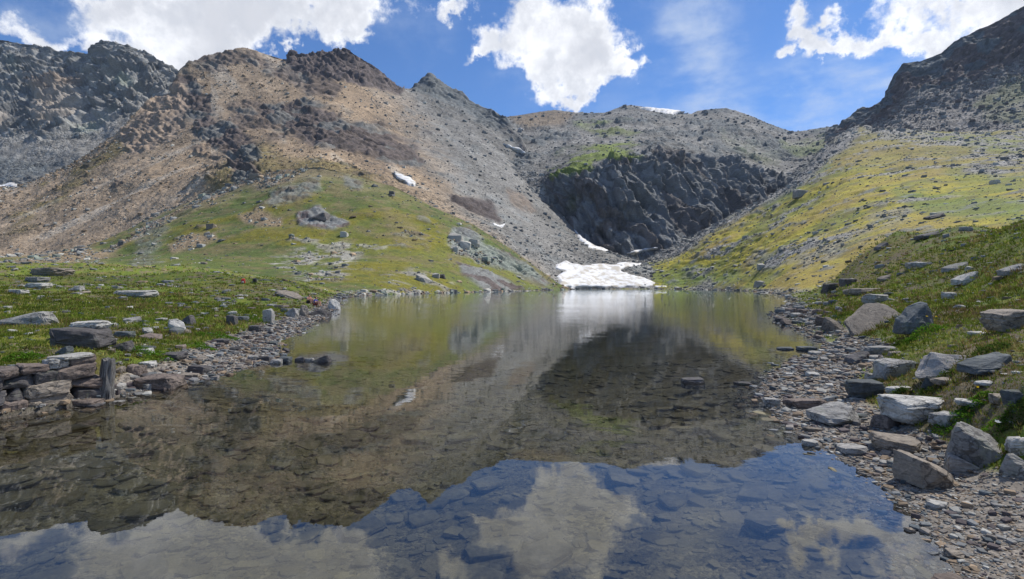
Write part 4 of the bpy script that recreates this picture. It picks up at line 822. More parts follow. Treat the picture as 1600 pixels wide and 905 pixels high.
far_rock(1380,388,20,10,'wedge','dark','dark boulder in the rubble streak of the right slope',124)
far_rock(1190,420,12,9,'block','pale','pale boulder low on the yellow slope',125)
far_rock(1465,340,30,8,'wedge','dark','dark hollow-fronted rock in the bright grass of the right slope',126)
far_rock(1275,366,10,5,'slab','pale','pale flat stone on the middle of the yellow slope',127)
far_rock(1558,287,14,7,'slab','pale','white stone near the right edge of the yellow slope',128)
far_rock(1188,447,16,9,'block','grey','grey rock close to the water under the yellow slope',129)
# ------------------------------------------------------------------ many individual stones
gp = dict(x=xx, y=yy, z=zz, u=uu, v=vv, sd=sd, gr=gr, ing=(uu > -20) & (uu < 1620) & (vv < 925) & (yy > 2.2))
MARKS = [(1448,735,'the notched grey block'),(1527,700,'the long grey wedge'),(1430,640,'the broad pale slab'),(1308,648,'the tilted violet-grey slab'),(1398,695,'the cream flat-topped slab'),(1352,608,'the blue-grey layered boulder'),(1396,575,'the upright grey block'),
 (1467,568,'the cream speckled boulder'),(1545,568,'the dark slate boulder'),(1362,495,'the pinkish fissured slab'),(1432,497,'the green-black boulder'),(1580,500,'the smooth tan boulder'),(1512,435,'the pale yellow boulder'),(1257,632,'the plank-shaped rock'),(1463,790,'the lone pale stone'),(1490,868,'the cream waterline stone'),(1300,510,'the tan slanting slab'),
 (1550,820,'the lower right corner'),(1570,640,'the leafy hollow'),(1455,372,'the crest outcrop'),(1081,600,'the larger lake rock'),(1161,603,'the smaller lake rock'),(850,880,'the bottom of the lake'),(1250,800,'the right gravel edge'),(600,850,'the reflected sky at lower left'),(300,760,'the shallows below the wall'),(700,700,'the middle of the near lake'),(1000,730,'the skyline reflection'),(250,650,'the left shallows'),
 (130,540,'the big dark boulder'),(166,585,'the wooden post'),(250,600,'the purple-brown boulder'),(311,580,'the round dark rock'),(345,536,'the long dark slab'),(275,510,'the pale slanting stone'),(420,495,'the upright pale stone'),(455,488,'the light leaning rock'),(490,475,'the seated people'),(430,565,'the little spit'),(215,460,'the smooth meadow slab'),(62,448,'the pair of meadow slabs'),(74,430,'the buff double slab'),(40,500,'the streaky outcrop'),(380,441,'the red rucksack'),(40,600,'the stone wall')]
CN = dict(grey='grey', tan='tan', brown='purple-brown', pale='pale', slate='blue-grey', dark='dark', wet='olive-brown')
def own_label(kd, mk, s, u, v, where):
    k = min(range(len(MARKS)), key=lambda j: (MARKS[j][0]-u)**2+((MARKS[j][1]-v)*1.6)**2); mu, mv, mn = MARKS[k]; du, dv = u-mu, (v-mv)*1.6
    pos = ('right of' if du > 0 else 'left of') if abs(du) > abs(dv) else ('in front of' if dv > 0 else 'behind')
    far = 'just ' if du*du+dv*dv < 1100 else ('well ' if du*du+dv*dv > 9000 else '')
    sz = 'tiny' if s < .09 else 'small' if s < .16 else 'medium' if s < .30 else 'large'
    return f"{sz} {CN[mk]} {dict(slab='flat', block='blocky', round='rounded', wedge='pointed')[kd]} stone {where} {far}{pos} {mn}"
PROJ = hit
def scatter(n, mask, size_px, kinds, mks, label, cat, group, name, rng, flat=(.25,.6), minsep=.8, smin=.04, smax=.7, detail=1, sink=.25):
    idx = np.nonzero(mask)[0]; idx = rng.permutation(idx)[:n*14]; got = []
    # biggest first so that small ones fill in between
    sizes = np.sort(rng.pareto(2.6, n)*size_px+size_px*.75)[::-1]
    j = 0
    for s_px in sizes:
        while j < len(idx):
            k = idx[j]; j += 1; s = np.clip(s_px*yy[k]/F, smin, smax)
            if all((xx[k]-a)**2+(yy[k]-b)**2 > (minsep*.5*(s+c))**2 for a, b, c in got): break
        else: break
        got.append((xx[k], yy[k], s)); kd = rng.choice(kinds); mk = rng.choice(mks)
        me = lib_mesh(kd, int(rng.integers(0, 7)), detail, mk); h = s*rng.uniform(*flat)
        link(name, me, (xx[k], yy[k], zz[k]-h*sink), (s, s*rng.uniform(.55,.95), h), (rng.uniform(-.12,.12), rng.uniform(-.12,.12), rng.uniform(0, 6.3)), own_label(str(kd), str(mk), s, uu[k], vv[k], label), cat, group)
    return got
rg = np.random.default_rng(5)
right = uu > 900
g_ing = gp['ing']; g_ext = (uu > -235) & (uu < 1990) & (yy > 2.2) & (yy < 200)
scatter(175, g_ing & right & (gr > .6) & (sd > .02) & (vv > 470) & ~((uu > 1380) & (vv > 775)), 10, ['slab','slab','block'], ['grey','tan','brown','grey','pale','slate'], 'on gravel', 'stone', 'loose stones on the right gravel beach', 'beach_stone', rg, (.18,.5), smax=.34)
scatter(60, g_ing & right & (sd > -.1) & (sd < 3) & (uu > 1215) & (uu < 1330) & (vv < 530) & (vv > 475), 11, ['block','slab','round'], ['grey','slate','grey','brown'], 'heaped on the point', 'stone', 'heaped stones on the stony point', 'point_stone', rg, (.4,.75), .55)
scatter(190, g_ing & right & (gr < .3) & (sd > .5) & (vv > 360), 9, ['slab','wedge','block'], ['grey','pale','slate','tan','grey'], 'sunk in turf', 'stone', 'stones sunk in the right turf bank', 'turf_stone', rg, (.15,.42), 1.0, sink=.4)
scatter(120, g_ing & ~right & (gr > .5) & (sd > .02) & (vv > 466), 9, ['slab','block','block'], ['grey','brown','grey','dark','slate','brown'], 'on gravel', 'stone', 'loose stones on the left gravel beach', 'beach_stone', rg, (.3,.65), smax=.26)
scatter(110, g_ing & ~right & (gr < .4) & (sd > .5) & (sd < 5+yy*.1) & (vv > 455) & (uu > 170), 11, ['slab','block'], ['grey','pale','slate','brown','tan'], 'in rubbly grass', 'stone', 'stones in the rubbly grass behind the left beach', 'turf_stone', rg, (.25,.6), .9, sink=.3)
scatter(60, g_ing & ~right & (gr < .3) & (sd > 4) & (vv > 418), 8, ['slab'], ['grey','pale','tan'], 'in the meadow', 'stone', 'stones scattered in the left meadow', 'turf_stone', rg, (.12,.3), 2.5, smax=1.2, sink=.3)
# ---- slabs under water
bedm = g_ing & (sd < -.15) & (yy < 17) & (vv > 545)
scatter(270, bedm & (yy < 9), 24, ['slab','slab','block'], ['wet'], 'under water', 'sunken stone', 'slabs lying on the lake bed', 'sunken_stone', rg, (.12,.24), .75, smax=.55, smin=.05, sink=.2)
# ------------------------------------------------------------------ joined small stones
def join(name, keys, X, Y, Z, S, ratio, flat, cols, mat, rng, sink=.3, kind='stuff', label=None, cat=None, up=None):
    vs, fs, cs, base = [], [], [], 0; n = len(X); pick = rng.integers(0, len(keys), n)
    for j, key in enumerate(keys):
        V, Fc = lib(*key); m = np.nonzero(pick == j)[0]
        if not len(m): continue
        a = rng.uniform(0, 6.28, len(m)); c, s_ = np.cos(a), np.sin(a); sx_ = S[m]; sy_ = S[m]*rng.uniform(*ratio, len(m)); sz_ = S[m]*rng.uniform(*flat, len(m))
        lx = V[None,:,0]*sx_[:,None]; ly = V[None,:,1]*sy_[:,None]; lz = (V[None,:,2]-sink)*sz_[:,None]
        tx_, ty_ = rng.uniform(-.2,.2,len(m)), rng.uniform(-.2,.2,len(m)); lz2 = lz+lx*tx_[:,None]+ly*ty_[:,None]
        q = np.stack([lx*c[:,None]-ly*s_[:,None]+X[m][:,None], lx*s_[:,None]+ly*c[:,None]+Y[m][:,None], lz2+Z[m][:,None]], -1)
        vs.append(q.reshape(-1,3)); nv = V.shape[0]
        fs.append((Fc[None]+(base+np.arange(len(m))*nv)[:,None,None]).reshape(-1,3)); base += nv*len(m); cs.append(np.repeat(cols[m], nv, 0))
    o = np_mesh(name, np.concatenate(vs), np.concatenate(fs), mat, {'Col': np.concatenate(cs)}); tag(o, label, cat, None, kind); return o
def palette(n, rng, names, var=.3):
    P_ = np.stack([C[a] if isinstance(a, str) else a for a in names]); return (P_[rng.integers(0, len(P_), n)]*rng.uniform(1-var, 1+var, (n,1))).astype(np.float32)
def pickv(mask, n, rng, p=None):
    i = np.nonzero(mask)[0]; i = rng.choice(i, n, p=None if p is None else p[i]/p[i].sum()); jx = rng.normal(0, .006, n)*yy[i]; jy = rng.normal(0, .006, n)*yy[i]
    return i, xx[i]+jx, yy[i]+jy, zz[i]
LO = [('round', k, 0) for k in range(2)]+[('slab', k, 0) for k in range(3)]+[('block', k, 0) for k in range(4)]
LOW = [('block', k, 0) for k in range(6)]
i, X_, Y_, Z_ = pickv(g_ext & (gr > .5) & (sd > -.35) & (yy < 130), 27000, rg)
S_ = np.clip(rg.pareto(2.1, len(i))*2.0+2.4, 2, 15)*Y_/F; S_ = np.clip(S_, .009, .16)
join('gravel', LOW, X_, Y_, Z_, S_, (.6,1), (.25,.6), palette(len(i), rg, ['gravel','scree','tan2','tan','grey','pale','slate','purple']), MS['many'], rg, label='loose grey and tan gravel covering both beaches', cat='gravel')
i, X_, Y_, Z_ = pickv(bedm, 3400, rg)
S_ = np.clip(rg.pareto(2.0, len(i))*7+8, 6, 46)*Y_/F
join('lake_bed_stones', [('slab', k, 0) for k in range(6)]+LOW[:2], X_, Y_, Z_, np.clip(S_, .03, .34), (.5,.9), (.06,.18), palette(len(i), rg, [C['bed']*1.1, C['bed']*.85, C['bed']*1.3], .2), MS['many'], rg, sink=.35, label='small stones covering the lake bed under clear water', cat='stones')
i, X_, Y_, Z_ = pickv(g_ext & (gr < .5) & (sd > .3), 8000, rg)
S_ = np.clip(rg.pareto(2.0, len(i))*2.0+2.2, 2, 13)*Y_/F
join('turf_stones', LOW, X_, Y_, Z_, S_, (.6,1), (.2,.5), palette(len(i), rg, ['scree','grey','pale','tan2','slate']), MS['many'], rg, label='small pale stones strewn through the turf of both banks', cat='stones')
def hill_stones(name, M, mask, n, px, names, label, rng, umax=1640, flat=(.4,.8)):
    ok = mask & (M['u'] > -20) & (M['u'] < umax) & (M['T'] < M['nl']-1.0); ii = rng.choice(np.nonzero(ok)[0], n)
    q = M['p'][ii]; S = np.clip(rng.pareto(2.6, n)*px+px*.9, px*.8, px*5)*q[:,1]/F
    join(name, LOW, q[:,0], q[:,1], q[:,2], S, (.6,1), flat, palette(n, rng, names, .35), MS['far'], rng, sink=.35, label=label, cat='stones')
hill_stones('hill_stones', HILL, HILL['zon'][:,0] > .5, 1500, 1.9, ['scree','pale','grey','tan2'], 'pale stones dotted over the grass of the left hill', rg, flat=(.25,.5))
hill_stones('hill_rubble', HILL, (HILL['zon'][:,2] > .55) & (HILL['zon'][:,0] < .4), 2600, 2.2, ['pale','scree','grey','green_rock','tan'], 'pale rubble on the rocky parts of the left hill', rg)
hill_stones('scree_stones', BROWN, (BROWN['zon'][:,1] < .4) & (BROWN['u'] < 560), 5000, 1.3, ['tan','tan2','tan','tan2','tan','scree','pale'], 'brown angular stones of the scree on the brown mountain', rg, 620)
hill_stones('grey_scree_stones', BROWN, (BROWN['zon'][:,1] < .4) & (BROWN['u'] > 560) & (BROWN['u'] < 1030), 5500, 1.3, ['scree','scree','screeb','scree','grey','pale'], 'grey angular stones of the scree beside the big cliff', rg, 1040)
hill_stones('talus_stones', RIGHT, RIGHT['zon'][:,2] > .75, 6000, 1.5, ['scree','pale','scree','grey','scree'], 'grey blocks of the talus along the top of the right slope', rg)
hill_stones('slope_stones', RIGHT, (RIGHT['zon'][:,0] > .5), 2600, 1.8, ['scree','pale','grey','pale','scree'], 'stones strewn over the yellow grass of the right slope', rg, flat=(.25,.55))
hill_stones('back_stones', BACK, (BACK['zon'][:,1] < .5), 3500, 1.5, ['scree','grey','slate'], 'blocks strewn over the back mountain above the cliff', rg)
hill_stones('crag_stones', CRAG, (CRAG['zon'][:,2] > .5), 2500, 1.6, ['scree','grey','purple'], 'blocks of the scree below the right crag', rg)
# shoreline stones of the far shores
fm = (sd > -1.5) & (sd < 3) & (yy > 60) & (yy < 365); ii = rg.choice(np.nonzero(fm & (uu > 520) & (uu < 1240))[0], 1400)
S_ = np.clip(rg.pareto(2.2, len(ii))*1.6+1.8, 1.5, 9)*yy[ii]/F
join('far_shore_stones', LOW, xx[ii], yy[ii]+rg.normal(0,.8,len(ii)), np.maximum(zz[ii], -.2), S_, (.6,1), (.3,.7), palette(len(ii), rg, ['pale','scree','grey','tan2','slate']), MS['far'], rg, label='pale stones lining the far shores of the lake', cat='stones')
# ------------------------------------------------------------------ dry-stone wall
def stone_wall():
    t = bpy.data.objects.new('stone_wall', None); COL.objects.link(t); t.location = (WALL0[0], WALL0[1], 0)
    tag(t, 'low dry-stone wall of dark rounded blocks holding up the left bank', 'wall')
    wx, wy = WALL1[0]-WALL0[0], WALL1[1]-WALL0[1]; L = math.hypot(wx, wy); a = math.atan2(wy, wx); r = random.Random(4)
    rows = [(-.02, .20), (.14, .20), (.31, .18), (.46, .12)]; k = 0
    for ci, (z0, hh) in enumerate(rows):
        s = -.1-r.random()*.2
        while s < L-.38:
            wl = r.uniform(.16, .58) if ci < 3 else r.uniform(.14, .34); z = z0+.16*(s/L)*(ci/3); h_ = hh*r.uniform(.92, 1.12)*(1+.12*s/L)
            me = lib_mesh(r.choice(['block','round','wedge','block']), r.randint(0, 6), 2, r.choice(['dark','brown','brown','brown','dark','tan'])) if ci < 3 else lib_mesh('slab', r.randint(0, 6), 2, r.choice(['grey','pale','brown']))
            d = .30+r.uniform(-.04,.05); c = s+wl/2
            o = link('stone', me, (math.cos(a)*c-math.sin(a)*-.02+r.uniform(-.02,.02), math.sin(a)*c, z), (wl*1.10, d, h_*1.16), (r.uniform(-.14,.14), r.uniform(-.13,.13), a+r.uniform(-.08,.08)), parent=t)
            s += wl*.97; k += 1
    # flat cap slab at the far end
    o = link('cap_slab', lib_mesh('slab', 2, 2, 'pale'), (math.cos(a)*(L-.55), math.sin(a)*(L-.55), .70), (.62, .40, .06), (.03, 0, a), parent=t); o['label'] = 'long pale flat cap slab'
stone_wall()
def post():
    V = []; Fc = []; n = 22; rows = 26; rr = random.Random(3); fl = [rr.uniform(.84, 1.08) for _ in range(n)]
    for j in range(rows+1):
        t = j/rows
        for k in range(n):
            a = 2*math.pi*k/n; q = fl[k]*(1-.12*t)*(1+.05*math.sin(9*t+k*1.7)); top = (rr.uniform(-.03,.05) if j == rows else 0)
            V.append((.5*q*math.cos(a)*.92, .42*q*math.sin(a), t+top))
    for j in range(rows):
        for k in range(n): Fc.append((j*n+k, j*n+(k+1) % n, (j+1)*n+(k+1) % n, (j+1)*n+k))
    V.append((0,0,.93)); c = len(V)-1
    quad = np.array(Fc); V = np.array(V)
    me = bpy.data.meshes.new('post'); me.from_pydata(V.tolist(), [], quad.tolist()+[(rows*n+k, rows*n+(k+1) % n, c) for k in range(n)])
    m, T = mat_new('weathered_wood'); g = T.node('ShaderNodeTexCoord'); o_ = g.outputs['Object']
    n1 = T.noise(T.mapping(o_, (9, 9, 1.1)), 2.2, 6, .7); n2 = T.noise(o_, 9, 5, .6)
    cc = T.mix(T.ss(n1, .38, .62), (.05,.045,.04,1), (.33,.31,.28,1)); cc = T.mix(T.ss(n2, .55, .7, 0, .6), cc, (.12,.13,.10,1))
    b = T.node('ShaderNodeBump'); b.inputs['Distance'].default_value = .03; T.put(b.inputs['Height'], n1)
    p = T.node('ShaderNodeBsdfPrincipled'); T.put(p.inputs['Base Color'], cc); p.inputs['Roughness'].default_value = .9; T.l.new(b.outputs[0], p.inputs['Normal'])
    oo = T.node('ShaderNodeOutputMaterial'); T.l.new(p.outputs[0], oo.inputs[0]); me.materials.append(m)
    D = 8.15; x = (166-CX)/F*D
    link('wooden_post', me, (x, D, .02), (.23, .22, .62), (.02, .06, .3), 'weathered grey stump of a post at the end of the wall', 'post')
post()
# ------------------------------------------------------------------ grass
def grass_mat():
    m, T = mat_new('grass_blades'); a = T.node('ShaderNodeAttribute', attribute_name='Col')
    d = T.node('ShaderNodeBsdfDiffuse'); T.put(d.inputs[0], a.outputs['Color']); tr = T.node('ShaderNodeBsdfTranslucent'); T.put(tr.inputs[0], a.outputs['Color'])
    mx = T.node('ShaderNodeMixShader'); mx.inputs[0].default_value = .35; T.l.new(d.outputs[0], mx.inputs[1]); T.l.new(tr.outputs[0], mx.inputs[2])
    o = T.node('ShaderNodeOutputMaterial'); T.l.new(mx.outputs[0], o.inputs[0]); return m
MG = grass_mat()
def grass(name, mask, n, hpx, hmax, names, label, rng, blades=6, spread=.9, lean=.5, var=.35):
    i, X, Y, Z = pickv(mask, n, rng); hgt = np.clip(hpx*Y/F*rng.uniform(.5, 1.4, n), .02, hmax); Cc = palette(n, rng, names, var)*1.25
    patch = fbm(np.stack([X*.8, Y*.8, 0*X], 1), 3, 77); Cc = Cc*(1+.5*patch[:,None]).astype(np.float32)
    b = blades; a = rng.uniform(0, 6.28, (n,b)); r = rng.uniform(0, 1, (n,b))*hgt[:,None]*spread; h = hgt[:,None]*rng.uniform(.5, 1.1, (n,b))
    bx = X[:,None]+np.cos(a)*r; by = Y[:,None]+np.sin(a)*r; a2 = rng.uniform(0, 6.28, (n,b)); wd = np.maximum(h*.11, .0009*Y[:,None])
    lx = np.cos(a)*h*lean*rng.uniform(.3,1.3,(n,b)); ly = np.sin(a)*h*lean*rng.uniform(.3,1.3,(n,b)); z0 = Z[:,None]-.02*hgt[:,None]-.003
    v0 = np.stack([bx-np.cos(a2)*wd, by-np.sin(a2)*wd, z0+0*h], -1); v1 = np.stack([bx+np.cos(a2)*wd, by+np.sin(a2)*wd, z0+0*h], -1); v2 = np.stack([bx+lx, by+ly, z0+h], -1)
    V = np.stack([v0,v1,v2], 2).reshape(-1,3); Fc = np.arange(len(V)).reshape(-1,3); cc = np.repeat(np.repeat(Cc, b, 0)*rng.uniform(.7,1.3,(n*b,1)), 3, 0)
    o = np_mesh(name, V, Fc, MG, {'Col': cc}); tag(o, label, 'grass', None, 'stuff')
gm = g_ext & (gr < .45) & (sd > .35)
gc = ['grass', 'grass', np.array((.17,.20,.035),np.float32), np.array((.10,.13,.025),np.float32), np.array((.25,.23,.06),np.float32)]
grass('grass', gm & (yy < 40), 46000, 5.0, .17, gc, 'short alpine grass and sedge on both banks of the lake', rg)
grass('distant_grass', gm & (yy >= 25) & (yy < 110), 18000, 3.2, .35, gc, 'grass further back on both banks of the lake', rg, blades=4)
dry = fbm(np.stack([xx*.5, yy*.5, 0*xx], 1), 3, 91)
grass('dry_grass', gm & (dry > .18) & (yy < 60), 9000, 6.0, .2, [np.array((.20,.15,.06),np.float32), np.array((.16,.11,.05),np.float32)], 'dry straw-coloured grass in tussocks on both banks', rg)
# ------------------------------------------------------------------ leafy alpine plants
def plant(u, v, wpx, hpx, label, seed, c=(.085,.19,.02), group=None, name='alpine_plant', flower=None):
    r = np.random.default_rng(seed); x, y, gz = hit(u, v); s = y/F; w_ = wpx*s/2; h_ = hpx*s; n = int(np.clip(wpx*hpx*1.1, 60, 900))
    a = r.uniform(0, 6.28, n); q = np.sqrt(r.uniform(0, 1, n)); px = x+np.cos(a)*q*w_; py = y+w_*.45+np.sin(a)*q*w_*.7; bump_ = fbm(np.stack([px/w_*1.7, py/w_*1.7, 0*px+seed], 1), 2, seed)
    base = ground(px, py); pz = base + h_*np.clip((1-q*q*.8)*(.55+.55*bump_), .06, 1)*r.uniform(.35, 1, n)
    ls = np.clip(3.4*s*r.uniform(.6, 1.3, n), .008, .06); d = r.uniform(0, 6.28, n); el = r.uniform(.1, 1.0, n)
    dx, dy, dz = np.cos(d)*np.cos(el)*ls, np.sin(d)*np.cos(el)*ls, np.sin(el)*ls; sx_, sy_ = -np.sin(d)*ls*.33, np.cos(d)*ls*.33
    v0 = np.stack([px, py, pz], 1); v1 = np.stack([px+dx*.5+sx_, py+dy*.5+sy_, pz+dz*.6], 1); v2 = np.stack([px+dx, py+dy, pz+dz*.8], 1); v3 = np.stack([px+dx*.5-sx_, py+dy*.5-sy_, pz+dz*.6], 1)
    V = np.stack([v0,v1,v2,v3], 1).reshape(-1,3)-np.array([x, y, gz]); Fc = np.arange(len(V)).reshape(-1,4)
    Fc = Fc.astype(int)
    cc = np.repeat(np.array(c)[None]*r.uniform(.55, 1.5, (n,1))*np.array([1,1,1])+r.uniform(0,.03,(n,1))*np.array([1,.6,0]), 4, 0)
    if flower is None:
        o = np_mesh(name, V, Fc, MG, {'Col': cc}); o.location = (x, y, gz); tag(o, label, 'plant', group)
    else:
        t = bpy.data.objects.new(name, None); COL.objects.link(t); t.location = (x, y, gz); tag(t, label, 'plant', group)
        np_mesh('leaves', V, Fc, MG, {'Col': cc}, parent=t)
        for k in range(flower[1]):
            rad = flower[2]*s; pt = []; fx, fy = r.uniform(-.5,.5)*w_, r.uniform(-.3,.5)*w_
            for p_ in range(10): pt.append((fx+rad*(1 if p_ % 2 else .55)*math.cos(p_*.628), fy+rad*(1 if p_ % 2 else .55)*math.sin(p_*.628)*.7, h_*1.05+rad*.35*math.sin(p_*.628)+(rad*.15 if p_ % 2 else 0)))
            pt.append((fx, fy, h_*1.05-rad*.2)); f_ = [(p_, (p_+1) % 10, 10) for p_ in range(10)]
            np_mesh('blossom', pt, f_, MG, {'Col': np.tile(np.array(flower[0]), (11,1))}, parent=t)
G1 = 'small leafy cushions on the right bank'
for k, (u_, v_, w_, h_, lb) in enumerate([(1462,522,70,26,'bright leafy clump in front of the green-black boulder'),(1420,538,40,14,'leafy strip below the bright clump at the beach head'),
  (1560,548,60,18,'grassy green cushion between dirt path and dark slate boulder'),(1470,606,60,20,'green fringe under the cream speckled boulder'),(1410,622,36,24,'dark green tuft beside the blue-grey layered boulder'),
  (1536,634,44,26,'vivid yellow-green cushion in the leafy hollow'),(1500,672,60,22,'vivid green carpet behind the long grey wedge'),(1550,690,70,30,'green carpet with the white blossom near the right edge'),(1592,668,44,44,'dark leafy bush at the right edge of the photo'),
  (1395,548,30,12,'small green tuft by the slab with the white top'),(1352,500,40,22,'dark green shrub left of the pinkish fissured slab'),(1315,500,40,18,'low green shrub at the start of the stony point'),(1258,478,30,12,'green tuft overhanging the near end of the lake shore'),
  (1455,640,46,30,'dark green plants in the peaty hollow')]):
    plant(u_, v_, w_, h_, lb, 200+k, (.085,.20,.018) if k in (0,5,6,7) else (.055,.105,.02), flower=((.8,.8,.78),1,5) if k == 7 else ((.75,.5,.02),2,2.2) if k in (0,5) else None)
for k, (u_, v_, w_, h_, lb) in enumerate([(222,556,80,18,'bright green grass clump behind the gravel near the post'),(300,545,60,14,'bright green strip above the middle of the left beach'),(330,528,70,13,'bright green patch right of the pale slanting stone'),(400,502,40,12,'green tuft behind the upright pale stone'),
  (25,565,60,14,'green moss clump on the left end of the wall')]):
    plant(u_, v_, w_, h_, lb, 240+k, (.075,.17,.018))
# ------------------------------------------------------------------ two people and two rucksacks
def flat_mat(name, c, rough=.8):
    m, T = mat_new(name); g = T.node('ShaderNodeTexCoord'); n = T.noise(g.outputs['Object'], 14, 4, .6); v_ = T.m('MULTIPLY_ADD', n, .5, .75)
    p = T.node('ShaderNodeBsdfPrincipled'); T.put(p.inputs['Base Color'], T.mix(1.0, (*c, 1), T.comb(v_, v_, v_), 'MULTIPLY')); p.inputs['Roughness'].default_value = rough
    o = T.node('ShaderNodeOutputMaterial'); T.l.new(p.outputs[0], o.inputs[0]); return m
SKIN = flat_mat('skin', (.50,.28,.19)); BLUE = flat_mat('blue_cloth', (.012,.045,.26)); HAIR = flat_mat('dark_hair', (.018,.013,.010)); RUSTC = flat_mat('rust_shorts', (.22,.05,.03)); PINKC = flat_mat('salmon_cloth', (.50,.22,.16)); RED = flat_mat('red_fabric', (.42,.02,.02)); BLACK = flat_mat('black_fabric', (.015,.015,.018)); PALEC = flat_mat('pale_trim', (.65,.5,.48))
def skin_mesh(name, pts, edges, rad, mat, parent, sub=2):
    me = bpy.data.meshes.new(name); me.from_pydata(pts, edges, []); o = bpy.data.objects.new(name, me); COL.objects.link(o); o.parent = parent; me.materials.append(mat)
    m = o.modifiers.new('skin', 'SKIN'); m.use_smooth_shade = True
    for k, r in enumerate(rad): me.skin_vertices[0].data[k].radius = (r, r) if not isinstance(r, tuple) else r
    me.skin_vertices[0].data[0].use_root = True
    s = o.modifiers.new('subdivision', 'SUBSURF'); s.levels = sub; s.render_levels = sub; return o
def person(x, y, z, rz, top, shorts, label):
    t = bpy.data.objects.new('person', None); COL.objects.link(t); t.location = (x, y, z); t.rotation_euler.z = rz; tag(t, label, 'person')
    # seated, facing local +x, hands on knees
    P_ = [(0,0,.12),(.03,0,.30),(.06,0,.46),(.09,0,.56),(.12,0,.66),(.14,0,.76)]; E_ = [(0,1),(1,2),(2,3),(3,4),(4,5)]; R__ = [(.15,.12),(.13,.11),(.16,.11),(.07,.07),(.085,.09),(.07,.075)]
    for s in (-1, 1):
        b = len(P_); P_ += [(.05,.09*s,.12),(.42,.12*s,.42),(.46,.12*s,.05),(.58,.13*s,.03)]; E_ += [(0,b),(b,b+1),(b+1,b+2),(b+2,b+3)]; R__ += [.095,.065,.045,.04]
        b = len(P_); P_ += [(.07,.19*s,.50),(.20,.24*s,.32),(.36,.15*s,.40),(.43,.13*s,.42)]; E_ += [(2,b),(b,b+1),(b+1,b+2),(b+2,b+3)]; R__ += [.06,.045,.035,.03]
        h0 = len(P_)-1
        for f, (dy, ln) in enumerate(((-.028,.055),(-.01,.065),(.01,.06),(.028,.05),(-.045,.035))):
            b = len(P_); P_ += [(.43+ln*.6,(.13+dy)*s,.43),(.43+ln,(.13+dy*1.2)*s,.405)]; E_ += [(h0,b),(b,b+1)]; R__ += [.009,.007]
    skin_mesh('body', P_, E_, R__, SKIN, t, 1)
    skin_mesh('shirt', [(-.01,0,.16),(.03,0,.32),(.055,0,.47),(.08,0,.55),(.07,.19,.51),(.15,.235,.39),(.07,-.19,.51),(.15,-.235,.39)], [(0,1),(1,2),(2,3),(2,4),(4,5),(2,6),(6,7)], [(.165,.135),(.15,.125),(.175,.125),.085,.075,.062,.075,.062], top, t, 1)
    skin_mesh('shorts', [(0,0,.12),(.05,.09,.13),(.28,.11,.31),(.05,-.09,.13),(.28,-.11,.31)], [(0,1),(1,2),(0,3),(3,4)], [(.16,.12),.11,.088,.11,.088], shorts, t, 1)
    skin_mesh('hair', [(.095,0,.80),(.075,0,.74),(.07,0,.68)], [(0,1),(1,2)], [.092,.092,.07], HAIR, t, 1)
    skin_mesh('nose', [(.20,0,.70),(.232,0,.685)], [(0,1)], [.012,.012], SKIN, t, 1)
for (u_, v_, top, sh_, rz_, lb) in ((492, 478, BLUE, RUSTC, -.2, 'dark-haired person in a blue top and rust shorts sitting on the shore rocks'), (482, 474, PINKC, BLACK, -.5, 'person in salmon-pink sitting behind the one in blue on the shore rocks')):
    l, n_, o = ray(u_, v_); person(l.x, l.y, l.z-.02, rz_, top, sh_, lb)
def rucksack(u, v, m1, m2, label, sc_=1.0):
    l, n_, o = ray(u, v); t = bpy.data.objects.new('rucksack', None); COL.objects.link(t); t.location = l; tag(t, label, 'rucksack'); t.scale = (sc_,)*3
    def pill(name, dims, loc, m, rot=(0,0,0)):
        bm = bmesh.new(); bmesh.ops.create_cube(bm, size=1); bmesh.ops.bevel(bm, geom=list(bm.edges), offset=.25, segments=3, affect='EDGES', profile=.5)
        for v_ in bm.verts: v_.co = Vector((v_.co.x*dims[0]*(1-.12*v_.co.z), v_.co.y*dims[1], v_.co.z*dims[2]))
        me = bpy.data.meshes.new(name); bm.to_mesh(me); bm.free(); me.materials.append(m); o = bpy.data.objects.new(name, me); o.location = loc; o.rotation_euler = rot; COL.objects.link(o); o.parent = t
    pill('bag', (.42,.28,.50), (0,0,.24), m1, (.25,0,.2)); pill('lid', (.38,.28,.14), (0,.02,.50), m1, (.3,0,.2)); pill('pocket', (.26,.10,.24), (.03,-.16,.18), m2, (.25,0,.2))
    for s in (-1,1): pill('strap', (.05,.05,.42), (.12*s,.17,.28), BLACK, (.2,0,.2))
rucksack(380, 443.5, RED, PALEC, 'red and pale rucksack standing in the meadow above the left shore', 1.0)
rucksack(398, 443, BLACK, BLACK, 'black rucksack on the grass right of the red one', 1.0)

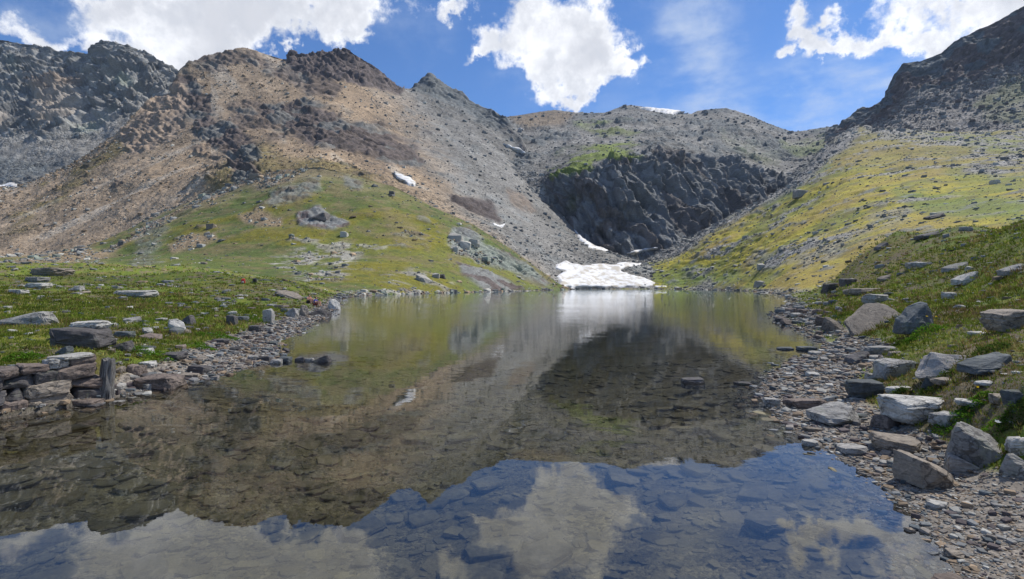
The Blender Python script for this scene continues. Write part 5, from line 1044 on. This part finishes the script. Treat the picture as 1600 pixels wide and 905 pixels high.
# ------------------------------------------------------------------ the thin cloud, out of view, added to shade the near shores
def add_shade_cloud(cx, cy, rx, ry, hgt, seed, label):
    bm = bmesh.new(); bmesh.ops.create_icosphere(bm, subdivisions=6, radius=1); co = np.array([v.co[:] for v in bm.verts]); 
    d = 1+.30*fbm(co*1.6+seed, 4, seed)+.16*ridged(co*3.5+seed, 4, seed+2); flat = np.where(co[:,2] < 0, .35, 1.0)
    for v, q, k, f in zip(bm.verts, co, d, flat): v.co = (q[0]*k*rx, q[1]*k*ry, q[2]*k*f*42)
    me = bpy.data.meshes.new('shade_cloud'); bm.to_mesh(me); bm.free(); me.polygons.foreach_set('use_smooth', [True]*len(me.polygons))
    m, T = mat_new('shade_vapour'); tr = T.node('ShaderNodeBsdfTransparent'); tr.inputs[0].default_value = (.89,.89,.895,1); tl = T.node('ShaderNodeBsdfTranslucent'); tl.inputs[0].default_value = (.9,.9,.92,1)
    mx = T.node('ShaderNodeAddShader'); mul = T.node('ShaderNodeMixShader'); mul.inputs[0].default_value = .08; T.l.new(tr.outputs[0], mul.inputs[1]); T.l.new(tl.outputs[0], mul.inputs[2])
    o_ = T.node('ShaderNodeOutputMaterial'); T.l.new(mul.outputs[0], o_.inputs[0]); me.materials.append(m)
    k = hgt/SUN.z; o = bpy.data.objects.new('shade_cloud', me); o.location = (cx+SUN.x*k, cy+SUN.y*k, hgt); COL.objects.link(o); tag(o, label, 'shade_cloud')
add_shade_cloud(-5, 20, 105, 75, 620, 3, 'added unseen thin white cloud high overhead shading the near lake and both near banks')

# ------------------------------------------------------------------ air
def haze():
    bm = bmesh.new(); bmesh.ops.create_cube(bm, size=1); me = bpy.data.meshes.new('haze'); bm.to_mesh(me); bm.free()
    o = bpy.data.objects.new('haze', me); COL.objects.link(o); o.scale = (3600, 3600, 1000); o.location = (0, 900, 1000/2-16); tag(o, kind='stuff')
    m, T = mat_new('air'); v = T.node('ShaderNodeVolumePrincipled'); v.inputs['Color'].default_value = (.62,.76,1,1); v.inputs['Density'].default_value = .00004; v.inputs['Anisotropy'].default_value = .2
    oo = T.node('ShaderNodeOutputMaterial'); T.l.new(v.outputs[0], oo.inputs['Volume']); me.materials.append(m)
haze()
